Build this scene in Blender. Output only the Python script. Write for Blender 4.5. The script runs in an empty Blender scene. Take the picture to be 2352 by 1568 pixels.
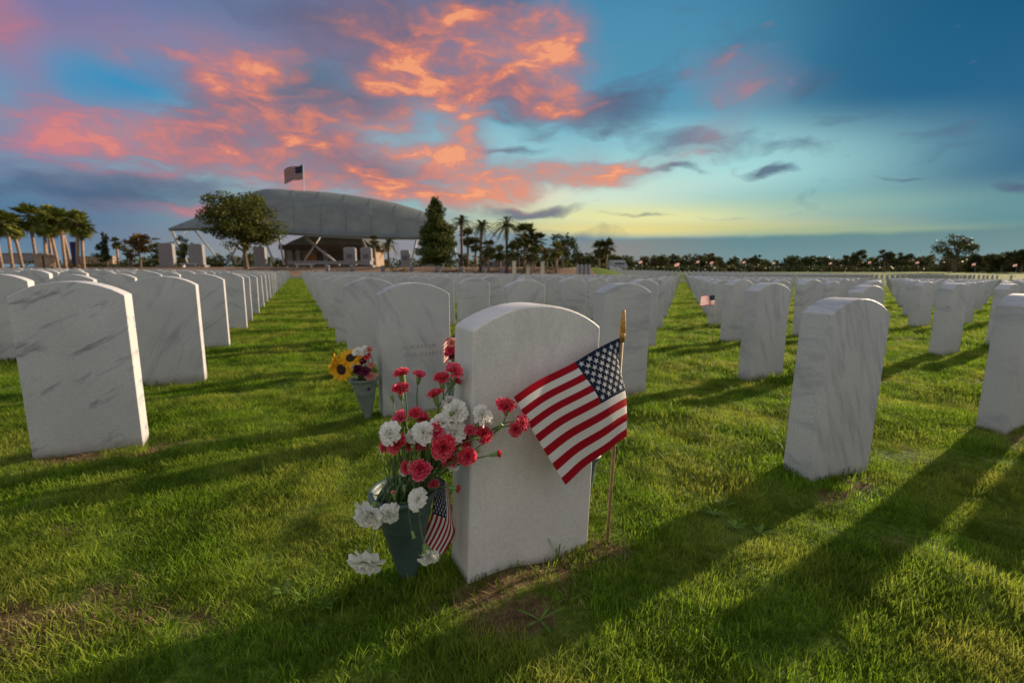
import bpy, math, random
import numpy as np
from mathutils import Vector, Matrix, Euler, Quaternion
R = math.radians
PI = math.pi
rnd = random.Random(7)
S = bpy.context.scene
C = S.collection
CAMH = 0.67
PITCH = math.atan(164 / 1045)
cP, sP = math.cos(PITCH), math.sin(PITCH)

def W(x, y, Y):
    """measured photo pixel (2352 wide) at forward distance Y metres -> world point"""
    a = (x - 1176) / 1045; b = (y - 784) / 1045
    fw = cP - b * sP; dn = b * cP + sP
    return Vector((a / fw * Y, Y, CAMH - dn / fw * Y))

def G(x, y, z=0.0):
    a = (x - 1176) / 1045; b = (y - 784) / 1045
    fw = cP - b * sP; dn = b * cP + sP
    t = (CAMH - z) / dn
    return Vector((a * t, fw * t, z))

# ------------------------------------------------------------------ noise
_rs = np.random.RandomState(3)
_perm = _rs.rand(256, 256)
def vnoise(x, y):
    xi = np.floor(x).astype(int); yi = np.floor(y).astype(int)
    xf = x - xi; yf = y - yi
    xf = xf * xf * (3 - 2 * xf); yf = yf * yf * (3 - 2 * yf)
    g = lambda a, b: _perm[a % 256, b % 256]
    return (g(xi, yi) * (1 - xf) + g(xi + 1, yi) * xf) * (1 - yf) + (g(xi, yi + 1) * (1 - xf) + g(xi + 1, yi + 1) * xf) * yf - 0.5
def sstep(a, b, x):
    t = np.clip((x - a) / (b - a), 0, 1); return t * t * (3 - 2 * t)
def gh(x, y):
    x = np.asarray(x, float); y = np.asarray(y, float)
    r = np.hypot(x, y)
    z = 0.030 * vnoise(x / 1.1 + 9, y / 1.1) + 0.036 * vnoise(x / .32, y / .32 + 31) + 0.022 * vnoise(x / .115 + 50, y / .115)
    z = z * (1 - sstep(25, 40, r)) - .014
    m = 1 - sstep(9, 16, x - (y - 50) * .12)            # plaza side, left and centre
    yc = np.clip(y, -20, 46); xc = np.clip(x, -26, 46)
    pl = -.012 * xc - .006 * yc
    back = m * 1.0 + (1 - m) * (-.50 + .60 * sstep(60, 125, y))
    k = sstep(45, 55, y)
    return z + pl * (1 - k) + back * k

# ------------------------------------------------------------------ mesh builder
class MB:
    def __init__(s): s.v = []; s.f = []; s.m = []
    def add(s, vs, fs, mi=0):
        o = len(s.v); s.v += [tuple(p) for p in vs]; s.f += [tuple(o + i for i in f) for f in fs]; s.m += [mi] * len(fs)
    def box(s, c, d, rz=0, mi=0, taper=1.0):
        M = Matrix.Rotation(rz, 3, 'Z'); vs = []
        for z in (-1, 1):
            k = taper if z > 0 else 1
            for x, y in ((-1, -1), (1, -1), (1, 1), (-1, 1)):
                vs.append(Vector(c) + M @ Vector((x * d[0] / 2 * k, y * d[1] / 2 * k, z * d[2] / 2)))
        s.add(vs, [(3, 2, 1, 0), (4, 5, 6, 7), (0, 1, 5, 4), (1, 2, 6, 5), (2, 3, 7, 6), (3, 0, 4, 7)], mi)
    def tube(s, pts, rads, n=8, mi=0, cap=True):
        pts = [Vector(p) for p in pts]
        if not hasattr(rads, '__len__'): rads = [rads] * len(pts)
        rings = []; up = None
        for i, p in enumerate(pts):
            d = (pts[min(i + 1, len(pts) - 1)] - pts[max(i - 1, 0)]).normalized()
            if up is None:
                up = Vector((0, 0, 1)) if abs(d.z) < .9 else Vector((1, 0, 0))
            a = d.cross(up).normalized(); b = a.cross(d).normalized(); up = b
            rings.append([p + (a * math.cos(2 * PI * k / n) + b * math.sin(2 * PI * k / n)) * rads[i] for k in range(n)])
        vs = [q for r in rings for q in r]; fs = []
        for i in range(len(pts) - 1):
            for k in range(n):
                fs.append((i * n + k, i * n + (k + 1) % n, (i + 1) * n + (k + 1) % n, (i + 1) * n + k))
        if cap:
            fs.append(tuple(range(n))[::-1]); fs.append(tuple((len(pts) - 1) * n + k for k in range(n)))
        s.add(vs, fs, mi)
    def lathe(s, prof, n=24, mi=0, o=(0, 0, 0), cap=False):
        o = Vector(o); vs = []; fs = []
        for r, z in prof:
            vs += [o + Vector((r * math.cos(2 * PI * k / n), r * math.sin(2 * PI * k / n), z)) for k in range(n)]
        for i in range(len(prof) - 1):
            for k in range(n):
                fs.append((i * n + k, i * n + (k + 1) % n, (i + 1) * n + (k + 1) % n, (i + 1) * n + k))
        if cap: fs.append(tuple((len(prof) - 1) * n + k for k in range(n)))
        s.add(vs, fs, mi)
    def mesh(s, name, mats, smooth=False):
        me = bpy.data.meshes.new(name); me.from_pydata(s.v, [], s.f)
        for m in (mats if isinstance(mats, (list, tuple)) else [mats]): me.materials.append(m)
        if any(s.m): me.polygons.foreach_set('material_index', s.m)
        if smooth: me.polygons.foreach_set('use_smooth', [True] * len(s.f))
        me.update(); return me
    def obj(s, name, mats, parent=None, smooth=False, loc=None):
        o = bpy.data.objects.new(name, s.mesh(name, mats, smooth)); C.objects.link(o)
        if parent: o.parent = parent
        if loc is not None: o.location = loc
        return o
def tag(o, label=None, cat=None, group=None, kind=None):
    if label: o['label'] = label
    if cat: o['category'] = cat
    if group: o['group'] = group
    if kind: o['kind'] = kind
    return o
def empty(name, loc, rz=0):
    o = bpy.data.objects.new(name, None); C.objects.link(o); o.location = loc; o.rotation_euler = (0, 0, rz); o.empty_display_size = .1
    return o
def child(name, me, parent, loc=(0, 0, 0), quat=None, sc=1):
    o = bpy.data.objects.new(name, me); C.objects.link(o); o.parent = parent; o.location = loc
    if quat is not None: o.rotation_mode = 'QUATERNION'; o.rotation_quaternion = quat
    o.scale = (sc, sc, sc) if not hasattr(sc, '__len__') else sc
    return o

# ------------------------------------------------------------------ materials
def newmat(name):
    m = bpy.data.materials.new(name); m.use_nodes = True
    nt = m.node_tree; b = nt.nodes['Principled BSDF']
    return m, nt, b
def N(nt, t, **kw):
    n = nt.nodes.new(t)
    for k, v in kw.items(): setattr(n, k, v)
    return n
def ramp(nt, fac, stops):
    r = N(nt, 'ShaderNodeValToRGB'); e = r.color_ramp.elements
    while len(e) < len(stops): e.new(.5)
    for i, (p, c) in enumerate(stops): e[i].position = p; e[i].color = (*c, 1)
    nt.links.new(fac, r.inputs[0]); return r.outputs[0]
def mixc(nt, f, a, b, mode='MIX'):
    n = N(nt, 'ShaderNodeMix', data_type='RGBA', blend_type=mode)
    for s, v in ((0, f), (6, a), (7, b)):
        if isinstance(v, (int, float)): n.inputs[s].default_value = v
        elif isinstance(v, (tuple, list)): n.inputs[s].default_value = (*v[:3], 1)
        else: nt.links.new(v, n.inputs[s])
    return n.outputs[2]
def math_(nt, op, a, b=None, c=None, clamp=False):
    n = N(nt, 'ShaderNodeMath', operation=op, use_clamp=clamp)
    for i, v in enumerate((a, b, c)):
        if v is None: continue
        if isinstance(v, (int, float)): n.inputs[i].default_value = v
        else: nt.links.new(v, n.inputs[i])
    return n.outputs[0]
def noise(nt, vec, scale, detail=4, rough=.55, dist=0):
    n = N(nt, 'ShaderNodeTexNoise'); n.inputs['Scale'].default_value = scale; n.inputs['Detail'].default_value = detail
    n.inputs['Roughness'].default_value = rough; n.inputs['Distortion'].default_value = dist
    if vec is not None: nt.links.new(vec, n.inputs['Vector'])
    return n.outputs[0]
def bump(nt, b, h, strength=.3, dist=.01):
    n = N(nt, 'ShaderNodeBump'); n.inputs['Strength'].default_value = strength; n.inputs['Distance'].default_value = dist
    nt.links.new(h, n.inputs['Height']); nt.links.new(n.outputs[0], b.inputs['Normal'])
def plain(name, col, rough=.7, var=.25, scale=8, metal=0, bmp=0, spec=None):
    m, nt, b = newmat(name); tc = N(nt, 'ShaderNodeTexCoord')
    f = noise(nt, tc.outputs['Object'], scale, 5)
    lo = tuple(c * (1 - var) for c in col); hi = tuple(min(1, c * (1 + var)) for c in col)
    nt.links.new(ramp(nt, f, [(.3, lo), (.7, hi)]), b.inputs['Base Color'])
    b.inputs['Roughness'].default_value = rough; b.inputs['Metallic'].default_value = metal
    if spec is not None: b.inputs['Specular IOR Level'].default_value = spec
    if bmp: bump(nt, b, f, bmp)
    return m
def leafy(name, cols, trans=.35, rough=.6, patch=None, pscale=3.0, mottle=None):
    """leaf material: random tone per leaf, noise patches in world space, light passes through"""
    m, nt, b = newmat(name); g = N(nt, 'ShaderNodeNewGeometry')
    n = len(cols)
    col = ramp(nt, g.outputs['Random Per Island'], [((i + .5) / n, c) for i, c in enumerate(cols)])
    if patch:
        f = noise(nt, g.outputs['Position'], pscale, 3)
        f = math_(nt, 'MULTIPLY', ramp(nt, f, [(.42, (0, 0, 0)), (.66, (1, 1, 1))]), .85)
        col = mixc(nt, f, col, patch)
    if mottle:      # darker green noise patches between the paler blades
        f = ramp(nt, noise(nt, g.outputs['Position'], 7.5, 4, .65), [(.44, (0, 0, 0)), (.60, (.75, .75, .75))]); col = mixc(nt, f, col, mottle)
    nt.links.new(col, b.inputs['Base Color']); b.inputs['Roughness'].default_value = rough
    b.inputs['Specular IOR Level'].default_value = .12
    t = N(nt, 'ShaderNodeBsdfTranslucent'); nt.links.new(col, t.inputs[0])
    mx = N(nt, 'ShaderNodeMixShader'); mx.inputs[0].default_value = trans
    nt.links.new(b.outputs[0], mx.inputs[1]); nt.links.new(t.outputs[0], mx.inputs[2])
    nt.links.new(mx.outputs[0], nt.nodes['Material Output'].inputs[0])
    return m

def marble(name, vein=.5, scale=2.3, tilt=(0, .5, .4), spec=(.66, .66, .67), dark=(.24, .27, .30), stretch=6, thr=(.54, .68), grain=.06, seed=0.0):
    m, nt, b = newmat(name); tc = N(nt, 'ShaderNodeTexCoord'); oi = N(nt, 'ShaderNodeObjectInfo')
    off = N(nt, 'ShaderNodeVectorMath', operation='SCALE'); off.inputs[0].default_value = (31, 17, 23)
    nt.links.new(math_(nt, 'ADD', oi.outputs['Random'], seed), off.inputs['Scale'])
    ad = N(nt, 'ShaderNodeVectorMath', operation='ADD'); nt.links.new(tc.outputs['Object'], ad.inputs[0]); nt.links.new(off.outputs[0], ad.inputs[1])
    rot = N(nt, 'ShaderNodeVectorRotate', rotation_type='Y_AXIS')
    nt.links.new(ad.outputs[0], rot.inputs[0])
    if tilt is None:
        nt.links.new(math_(nt, 'MULTIPLY_ADD', oi.outputs['Random'], 2.6, -1.3), rot.inputs['Angle'])
    else: rot.inputs['Angle'].default_value = tilt
    mp = N(nt, 'ShaderNodeMapping'); mp.inputs['Scale'].default_value = (1, 1.4, stretch); nt.links.new(rot.outputs[0], mp.inputs[0])
    v1 = noise(nt, mp.outputs[0], scale, 6, .62, .5)
    v2 = noise(nt, ad.outputs[0], 3.2, 4, .6)
    v3 = noise(nt, ad.outputs[0], 9, 5, .6)
    veins = ramp(nt, v1, [(thr[0], (0, 0, 0)), (thr[1], (1, 1, 1))])
    base = ramp(nt, v2, [(.3, tuple(c * .78 for c in spec)), (.7, spec)])
    base = mixc(nt, .35, base, ramp(nt, v3, [(.3, (.50, .51, .53)), (.7, (.80, .78, .76))]), 'MULTIPLY')
    base = mixc(nt, .3, base, spec)
    gr = noise(nt, ad.outputs[0], 210, 4, .75)
    base = mixc(nt, 1.0, base, ramp(nt, gr, [(.35, (1 - grain * 3,) * 3), (.6, (1, 1, 1))]), 'MULTIPLY')
    col = mixc(nt, math_(nt, 'MULTIPLY', veins, vein), base, dark)
    # damp dirt stain just above the soil
    sx = N(nt, 'ShaderNodeSeparateXYZ'); nt.links.new(tc.outputs['Object'], sx.inputs[0])
    st = math_(nt, 'MULTIPLY_ADD', v3, .09, sx.outputs[2])
    f = ramp(nt, st, [(.045, (1, 1, 1)), (.085, (0, 0, 0))])
    col = mixc(nt, math_(nt, 'MULTIPLY', f, .55), col, (.22, .19, .14))
    nt.links.new(col, b.inputs['Base Color'])
    b.inputs['Roughness'].default_value = .55; b.inputs['Specular IOR Level'].default_value = .3
    bump(nt, b, math_(nt, 'ADD', gr, math_(nt, 'MULTIPLY', v3, .6)), .35, .0012)
    return m
M_marble = marble('marble_mixed', .6, 2.6, None, thr=(.52, .68), spec=(.62, .62, .63))
M_plainm = marble('marble_speckled', .7, 3.4, R(84), stretch=3.2, thr=(.48, .72), grain=.055, seed=1.7, spec=(.84, .81, .78), dark=(.46, .46, .46))
M_left = marble('marble_spotted', .68, 4.6, R(24), stretch=4.2, thr=(.555, .66), grain=.06, seed=4.3, dark=(.14, .16, .20))
M_right = marble('marble_streaked', .42, 5.0, R(-62), stretch=8, thr=(.47, .66), grain=.10, seed=2.2, dark=(.17, .20, .24))

# ------------------------------------------------------------------ world
w = bpy.data.worlds.new('World'); S.world = w; w.use_nodes = True
nt = w.node_tree; nt.nodes.clear()
def lin(r, g, b):
    f = lambda c: ((c / 255 + .055) / 1.055) ** 2.4 if c > 10 else c / 255 / 12.92
    return (f(r), f(g), f(b))
tc = N(nt, 'ShaderNodeTexCoord'); DIR = tc.outputs['Generated']
def dirpx(x, y):
    v = W(x, y, 1) - Vector((0, 0, CAMH)); return v.normalized()
def sph(vec, x, y, rx, ry, ang=0):
    """elliptical patch of sky round a direction: 1 at its middle, 0 at its rim"""
    c = dirpx(x, y); e1 = dirpx(x + 5, y + 5 * math.tan(R(ang))) - c
    k = 1 / math.hypot(5, 5 * math.tan(R(ang)))
    l1 = e1.length * k * rx
    e1 = e1.normalized(); e2 = c.cross(e1).normalized(); e1 = e2.cross(c).normalized()
    px = (dirpx(x, y + 5) - c).length / 5
    l2 = ry * px
    rot = Matrix((e1, c, e2)).transposed().to_euler()
    mp = N(nt, 'ShaderNodeMapping', vector_type='TEXTURE')
    mp.inputs['Location'].default_value = c; mp.inputs['Rotation'].default_value = rot
    mp.inputs['Scale'].default_value = (l1, 1.2, l2)
    nt.links.new(vec, mp.inputs[0])
    g = N(nt, 'ShaderNodeTexGradient', gradient_type='SPHERICAL'); nt.links.new(mp.outputs[0], g.inputs[0])
    return g.outputs['Fac']
sep = N(nt, 'ShaderNodeSeparateXYZ'); nt.links.new(DIR, sep.inputs[0])
el = math_(nt, 'ARCSINE', sep.outputs[2])
elev = ramp(nt, math_(nt, 'MULTIPLY_ADD', el, 1 / 1.6, .1), [
    (0.0, lin(120, 150, 90)), (.104, lin(120, 150, 155)), (.135, lin(112, 152, 165)), (.175, lin(140, 185, 190)), (.235, lin(150, 200, 210)), (.31, lin(100, 165, 195)),
    (.40, lin(70, 135, 175)), (.50, lin(62, 115, 158)), (.75, lin(80, 120, 165)), (1, lin(95, 130, 175))])
col = elev
def smooth(f): return math_(nt, 'SMOOTHSTEP', f, 0, 1) if False else f
def lay(col, f, c, k):
    n = N(nt, 'ShaderNodeMapRange', interpolation_type='SMOOTHSTEP'); nt.links.new(f, n.inputs[0]); n.inputs[1].default_value = 0; n.inputs[2].default_value = 1; n.inputs[3].default_value = 0; n.inputs[4].default_value = k
    return mixc(nt, n.outputs[0], col, c)
for (x, y, rx, ry, a, c, k) in [
    (2600, -80, 2100, 1000, 0, (0, 80, 114), 1.0), (2600, 180, 1400, 430, 0, (16, 94, 138), 1.0), (2150, 220, 620, 190, 8, (30, 102, 142), .8),
    (1480, 150, 420, 260, 0, (80, 148, 180), .75), (-100, 330, 1000, 420, 0, (95, 130, 175), .75), (150, 0, 900, 190, 0, (122, 120, 166), .9), (750, 20, 520, 130, 0, (104, 112, 150), .8), (450, 110, 480, 70, 2, (150, 128, 165), .6), (850, 110, 420, 130, 0, (128, 112, 140), .7), (30, 90, 150, 220, 0, (170, 128, 165), .7),
    (300, 190, 420, 110, -3, (66, 146, 192), 1.0), (120, 500, 620, 150, 0, (82, 118, 152), .9), (800, 560, 700, 90, 0, (160, 140, 145), .7),
    (1600, 395, 640, 130, -2, (168, 222, 222), 1.0), (1380, 455, 460, 90, 0, (215, 235, 215), .95), (1460, 500, 620, 52, 0, (238, 236, 170), 1.0), (1450, 528, 640, 26, 0, (240, 224, 145), .95),
    (1930, 532, 620, 32, 0, (176, 194, 146), .7), (1950, 470, 700, 70, 0, (140, 190, 180), .5), (2350, 490, 330, 70, 0, (90, 150, 155), .5),
    (1160, 452, 230, 42, 0, (244, 226, 190), .9), (1130, 330, 200, 60, 0, (150, 205, 215), .8), (1450, 310, 260, 50, -3, (140, 200, 215), .7)]:
    col = lay(col, sph(DIR, x, y, rx, ry, a), lin(*c), k)
# warped direction for ragged cloud edges
def wnoise(scale, det, amp):
    n = N(nt, 'ShaderNodeTexNoise'); n.inputs['Scale'].default_value = scale; n.inputs['Detail'].default_value = det
    mp = N(nt, 'ShaderNodeMapping'); mp.inputs['Scale'].default_value = (1, 1, 2.2); nt.links.new(DIR, mp.inputs[0]); nt.links.new(mp.outputs[0], n.inputs['Vector'])
    s = N(nt, 'ShaderNodeVectorMath', operation='SUBTRACT'); nt.links.new(n.outputs[1], s.inputs[0]); s.inputs[1].default_value = (.5, .5, .5)
    m = N(nt, 'ShaderNodeVectorMath', operation='SCALE'); nt.links.new(s.outputs[0], m.inputs[0]); m.inputs['Scale'].default_value = amp
    return m.outputs[0]
a1 = N(nt, 'ShaderNodeVectorMath', operation='ADD'); nt.links.new(DIR, a1.inputs[0]); nt.links.new(wnoise(6.5, 6, .085), a1.inputs[1])
WD = a1.outputs[0]
mpn = N(nt, 'ShaderNodeMapping'); mpn.inputs['Scale'].default_value = (1, 1, 3.0); mpn.inputs['Rotation'].default_value = (0, R(-8), 0); nt.links.new(WD, mpn.inputs[0])
n1 = noise(nt, mpn.outputs[0], 7.5, 8, .60, 0)
n2 = noise(nt, mpn.outputs[0], 15.0, 6, .56, 0)
def total(blobs, vec):
    s = None
    for (x, y, rx, ry, a, k) in blobs:
        f = sph(vec, x, y, rx, ry, a)
        s = math_(nt, 'MULTIPLY', f, k) if s is None else math_(nt, 'MULTIPLY_ADD', f, k, s)
    return s
DARK = [(720, 230, 420, 110, 0, 1.2), (520, 300, 420, 90, 0, .8), (420, 400, 620, 100, 0, .6), (820, 390, 320, 80, 12, 1.1), (1150, 215, 190, 70, 5, 1.3), (1370, 262, 250, 70, -14, 1.1),
        (1590, 330, 240, 45, 3, 1.0), (1170, 352, 150, 18, 0, 1.0), (1770, 400, 95, 17, 0, 1.3), (2080, 396, 110, 13, 0, 1.0), (1540, 390, 110, 14, 6, 1.1), (2350, 434, 80, 20, 10, 1.2),
        (1850, 345, 150, 30, 0, .6), (2150, 300, 420, 70, 8, .5), (950, 60, 520, 110, 0, .9), (260, 455, 420, 60, 0, .7), (1220, 487, 190, 20, -3, 1.4), (1500, 505, 260, 10, 0, .6), (1300, 545, 220, 30, 0, .6), (1880, 200, 90, 40, -20, .6), (1650, 130, 380, 130, 0, .3)]
LIT = [(1060, 150, 380, 110, 8, 1.35), (1200, 180, 220, 70, 22, .9), (1130, 55, 260, 60, 14, .85), (900, 215, 220, 60, -8, .7), (530, 158, 260, 60, 0, 1.15), (450, 110, 520, 60, 0, .35), (130, 300, 330, 100, -8, 1.0),
       (10, 70, 110, 190, 0, .8), (230, 97, 280, 34, 0, .5), (620, 290, 260, 110, 8, 1.2), (400, 310, 300, 90, 0, 1.0), (300, 400, 330, 40, -3, .6), (560, 350, 380, 60, 3, .6), (880, 283, 200, 40, -3, 1.1), (1075, 245, 80, 110, 0, 1.0), (930, 350, 300, 70, 0, 1.0), (640, 400, 240, 60, 0, .7),
       (1060, 372, 110, 60, -30, .9), (1130, 418, 260, 55, -3, 1.25), (1380, 400, 200, 48, -6, 1.3), (1370, 360, 110, 28, 0, .8), (810, 425, 340, 55, 6, 1.2), (1040, 460, 230, 45, 0, 1.0), (1180, 480, 200, 14, 0, .6),
       (1310, 252, 150, 40, -5, .75), (1700, 185, 180, 70, 5, .85), (1620, 325, 130, 60, -25, .85), (420, 482, 330, 30, 0, .8), (700, 470, 330, 40, 4, .7), (1270, 120, 120, 90, 30, .7)]
n3 = noise(nt, mpn.outputs[0], 5.2, 6, .6, 0)
tD = math_(nt, 'MINIMUM', total(DARK, WD), 1.0)
dk = math_(nt, 'ADD', math_(nt, 'MULTIPLY', tD, 1.25), math_(nt, 'MULTIPLY_ADD', n1, 2.3, -1.45))
dk = ramp(nt, dk, [(.0, (0, 0, 0)), (.6, (.7, .7, .7)), (1, (1, 1, 1))])
cdark = mixc(nt, math_(nt, 'MULTIPLY', sph(DIR, 1000, 300, 1000, 420), 1.0), lin(66, 102, 138), lin(118, 106, 126))
cdark = mixc(nt, ramp(nt, n3, [(.35, (0, 0, 0)), (.65, (1, 1, 1))]), cdark, lin(84, 98, 124))
col = mixc(nt, math_(nt, 'MULTIPLY', dk, .85), col, cdark)
tL = math_(nt, 'MINIMUM', total(LIT, WD), 1.0)
col = mixc(nt, math_(nt, 'MULTIPLY', ramp(nt, tL, [(.05, (0, 0, 0)), (1, (1, 1, 1))]), .48), col, lin(165, 122, 140))   # soft veil the ragged parts hang in
lt = math_(nt, 'ADD', math_(nt, 'MULTIPLY', tL, 1.15), math_(nt, 'MULTIPLY_ADD', math_(nt, 'MULTIPLY_ADD', n3, .45, math_(nt, 'MULTIPLY', n2, .55)), 4.2, -2.60))
ltm = ramp(nt, lt, [(.0, (0, 0, 0)), (.5, (.45, .45, .45)), (1.0, (.95, .95, .95))])
corange = ramp(nt, lt, [(.1, lin(158, 124, 134)), (.5, lin(202, 128, 118)), (.85, lin(240, 140, 106)), (1.0, lin(255, 166, 118))])
cpink = ramp(nt, lt, [(.1, lin(150, 122, 158)), (.5, lin(190, 120, 142)), (1.0, lin(222, 128, 132))])
glow = math_(nt, 'MULTIPLY', sph(DIR, 1120, 300, 860, 560), 1.8, clamp=True)
clit = mixc(nt, glow, cpink, corange)
col = mixc(nt, math_(nt, 'MULTIPLY', ltm, .95), col, clit)
# low bank of blue haze cloud over the right horizon
bank = N(nt, 'ShaderNodeMapRange', interpolation_type='SMOOTHSTEP'); nt.links.new(math_(nt, 'MULTIPLY_ADD', n1, .016, el), bank.inputs[0])
be = math.asin(dirpx(1800, 542).z)
bank.inputs[1].default_value = be + .014; bank.inputs[2].default_value = be + .003; bank.inputs[3].default_value = 0; bank.inputs[4].default_value = 1
bx = N(nt, 'ShaderNodeMapRange', interpolation_type='SMOOTHSTEP'); nt.links.new(sep.outputs[0], bx.inputs[0]); bx.inputs[1].default_value = .04; bx.inputs[2].default_value = .22; bx.inputs[3].default_value = 0; bx.inputs[4].default_value = .95
bcol = ramp(nt, el, [(0, lin(125, 155, 160)), (be + .01, lin(92, 136, 142))])
bcol = mixc(nt, sph(DIR, 1350, 580, 330, 120), bcol, lin(150, 140, 135))
col = mixc(nt, math_(nt, 'MULTIPLY', bank.outputs[0], bx.outputs[0]), col, bcol)
# the bright half of the sky behind the photographer
bk = N(nt, 'ShaderNodeMapRange', interpolation_type='SMOOTHSTEP'); nt.links.new(sep.outputs[1], bk.inputs[0]); bk.inputs[1].default_value = .25; bk.inputs[2].default_value = -.35
bk.inputs[3].default_value = 0; bk.inputs[4].default_value = 1
zen = N(nt, 'ShaderNodeMapRange', interpolation_type='SMOOTHSTEP'); nt.links.new(sep.outputs[2], zen.inputs[0]); zen.inputs[1].default_value = .72; zen.inputs[2].default_value = .95
fb = math_(nt, 'MAXIMUM', bk.outputs[0], zen.outputs[0])
col = mixc(nt, fb, col, (.60, .58, .59))
sky = N(nt, 'ShaderNodeTexSky', sky_type='NISHITA'); sky.sun_disc = False
SUN_AZ, SUN_EL = R(55), R(13.5)
sky.sun_elevation = SUN_EL; sky.sun_rotation = SUN_AZ
bg1 = N(nt, 'ShaderNodeBackground'); nt.links.new(col, bg1.inputs[0]); bg1.inputs[1].default_value = .62
bg2 = N(nt, 'ShaderNodeBackground'); nt.links.new(sky.outputs[0], bg2.inputs[0]); bg2.inputs[1].default_value = .0004
ash = N(nt, 'ShaderNodeAddShader'); nt.links.new(bg1.outputs[0], ash.inputs[0]); nt.links.new(bg2.outputs[0], ash.inputs[1])
wo = N(nt, 'ShaderNodeOutputWorld'); nt.links.new(ash.outputs[0], wo.inputs[0])
w.cycles.sampling_method = 'MANUAL'; w.cycles.sample_map_resolution = 512

sd = Vector((math.sin(SUN_AZ) * math.cos(SUN_EL), math.cos(SUN_AZ) * math.cos(SUN_EL), math.sin(SUN_EL)))
L = bpy.data.lights.new('sun', 'SUN'); L.energy = 5.0; L.angle = R(.6); L.color = (1, .78, .55)
lo = bpy.data.objects.new('sun', L); C.objects.link(lo); lo.rotation_euler = (-sd).to_track_quat('-Z', 'Y').to_euler(); lo.location = (20, 14, 8)

cam = bpy.data.cameras.new('camera'); cam.lens = 16.0; cam.sensor_width = 36; cam.clip_start = .05; cam.clip_end = 3000
cam.dof.use_dof = True; cam.dof.focus_distance = 1.0; cam.dof.aperture_fstop = 4.5
co = bpy.data.objects.new('camera', cam); C.objects.link(co); co.location = (0, 0, CAMH); co.rotation_euler = (R(90) - PITCH, 0, 0)
S.camera = co
S.view_settings.view_transform = 'Standard'; S.view_settings.look = 'None'; S.view_settings.exposure = .6; S.view_settings.gamma = 1
S.render.engine = 'CYCLES'; S.cycles.use_denoising = True; S.cycles.max_bounces = 6; S.cycles.transparent_max_bounces = 8
S.cycles.sample_clamp_indirect = 6

# ------------------------------------------------------------------ ground
m_gr, gnt, gb = newmat('turf_soil'); g = N(gnt, 'ShaderNodeNewGeometry')
f1 = noise(gnt, g.outputs['Position'], 2.0, 6); f2 = noise(gnt, g.outputs['Position'], 38, 5, .65); f3 = noise(gnt, g.outputs['Position'], .35, 4)
c = ramp(gnt, f2, [(.3, (.028, .050, .006)), (.52, (.085, .14, .014)), (.72, (.20, .27, .045))])
c = mixc(gnt, ramp(gnt, f1, [(.45, (0, 0, 0)), (.7, (.8, .8, .8))]), c, (.14, .17, .035))
c = mixc(gnt, ramp(gnt, f3, [(.4, (0, 0, 0)), (.7, (.5, .5, .5))]), c, (.15, .21, .025))
sa_ = N(gnt, 'ShaderNodeAttribute', attribute_name='soil'); c = mixc(gnt, sa_.outputs['Fac'], c, ramp(gnt, f2, [(.3, (.075, .045, .022)), (.55, (.17, .11, .06)), (.75, (.30, .22, .13))]))
gnt.links.new(c, gb.inputs['Base Color']); gb.inputs['Roughness'].default_value = .95; gb.inputs['Specular IOR Level'].default_value = .1
bump(gnt, gb, math_(gnt, 'ADD', f2, f1), .8, .03)
rr = [0.0] + list(np.geomspace(.12, 30, 250)) + list(np.geomspace(30.5, 1500, 120)); th = np.linspace(0, 2 * PI, 721)[:-1]
RR, TT = np.meshgrid(rr[1:], th, indexing='ij')
X = RR * np.sin(TT); Y = RR * np.cos(TT); Z = gh(X, Y)
vs = np.stack([X, Y, Z], -1).reshape(-1, 3); nr, ntt = RR.shape
i = np.arange(nr - 1)[:, None] * ntt; k = np.arange(ntt)[None, :]; k2 = (k + 1) % ntt
fs = np.stack([i + k, i + ntt + k, i + ntt + k2, i + k2], -1).reshape(-1, 4)
vs = np.vstack([vs, [[0, 0, float(gh(0, 0))]]])
tri = [(len(vs) - 1, int(a), int((a + 1) % ntt)) for a in range(ntt)]
me = bpy.data.meshes.new('ground'); me.from_pydata(vs.tolist(), [], fs.tolist() + tri); me.materials.append(m_gr)
me.polygons.foreach_set('use_smooth', [True] * len(me.polygons))
go = bpy.data.objects.new('ground', me); C.objects.link(go); tag(go, kind='structure')

# ------------------------------------------------------------------ headstones
U = Vector((math.cos(R(26.5)), math.sin(R(26.5)), 0))     # along a stone's face
HW, HT, HH = .33, .102, .63
def stone_mesh(name, mat, wd=HW, th=HT, seg=14, bev=.006, below=.16, rise=.052, seed=0, low=False):
    import bmesh
    bm = bmesh.new(); rs = random.Random(seed)
    pts = [(-wd / 2, -below), (wd / 2, -below)]
    sh = HH - rise; Rr = (wd * wd / 4 + rise * rise) / (2 * rise); cz = HH - Rr; a0 = math.asin(wd / 2 / Rr)
    for i in range(seg + 1):
        a = a0 - 2 * a0 * i / seg; pts.append((Rr * math.sin(a), cz + Rr * math.cos(a)))
    front = [bm.verts.new((x, -th / 2, z)) for x, z in pts]; back = [bm.verts.new((x, th / 2, z)) for x, z in pts]
    bm.faces.new(front); bm.faces.new(back[::-1]); n = len(pts)
    for i in range(n): bm.faces.new((front[(i + 1) % n], front[i], back[i], back[(i + 1) % n]))
    bmesh.ops.recalc_face_normals(bm, faces=bm.faces)
    if bev:
        es = [e for e in bm.edges if e.calc_face_angle(0) > R(35)]
        bmesh.ops.bevel(bm, geom=es, offset=bev, segments=3, profile=.6, affect='EDGES')
    me = bpy.data.meshes.new(name); bm.to_mesh(me); bm.free(); me.materials.append(mat)
    for p in me.polygons: p.use_smooth = False
    if bev:
        me.polygons.foreach_set('use_smooth', [True] * len(me.polygons))
        me.set_sharp_from_angle(angle=R(24))
    return me
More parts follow.
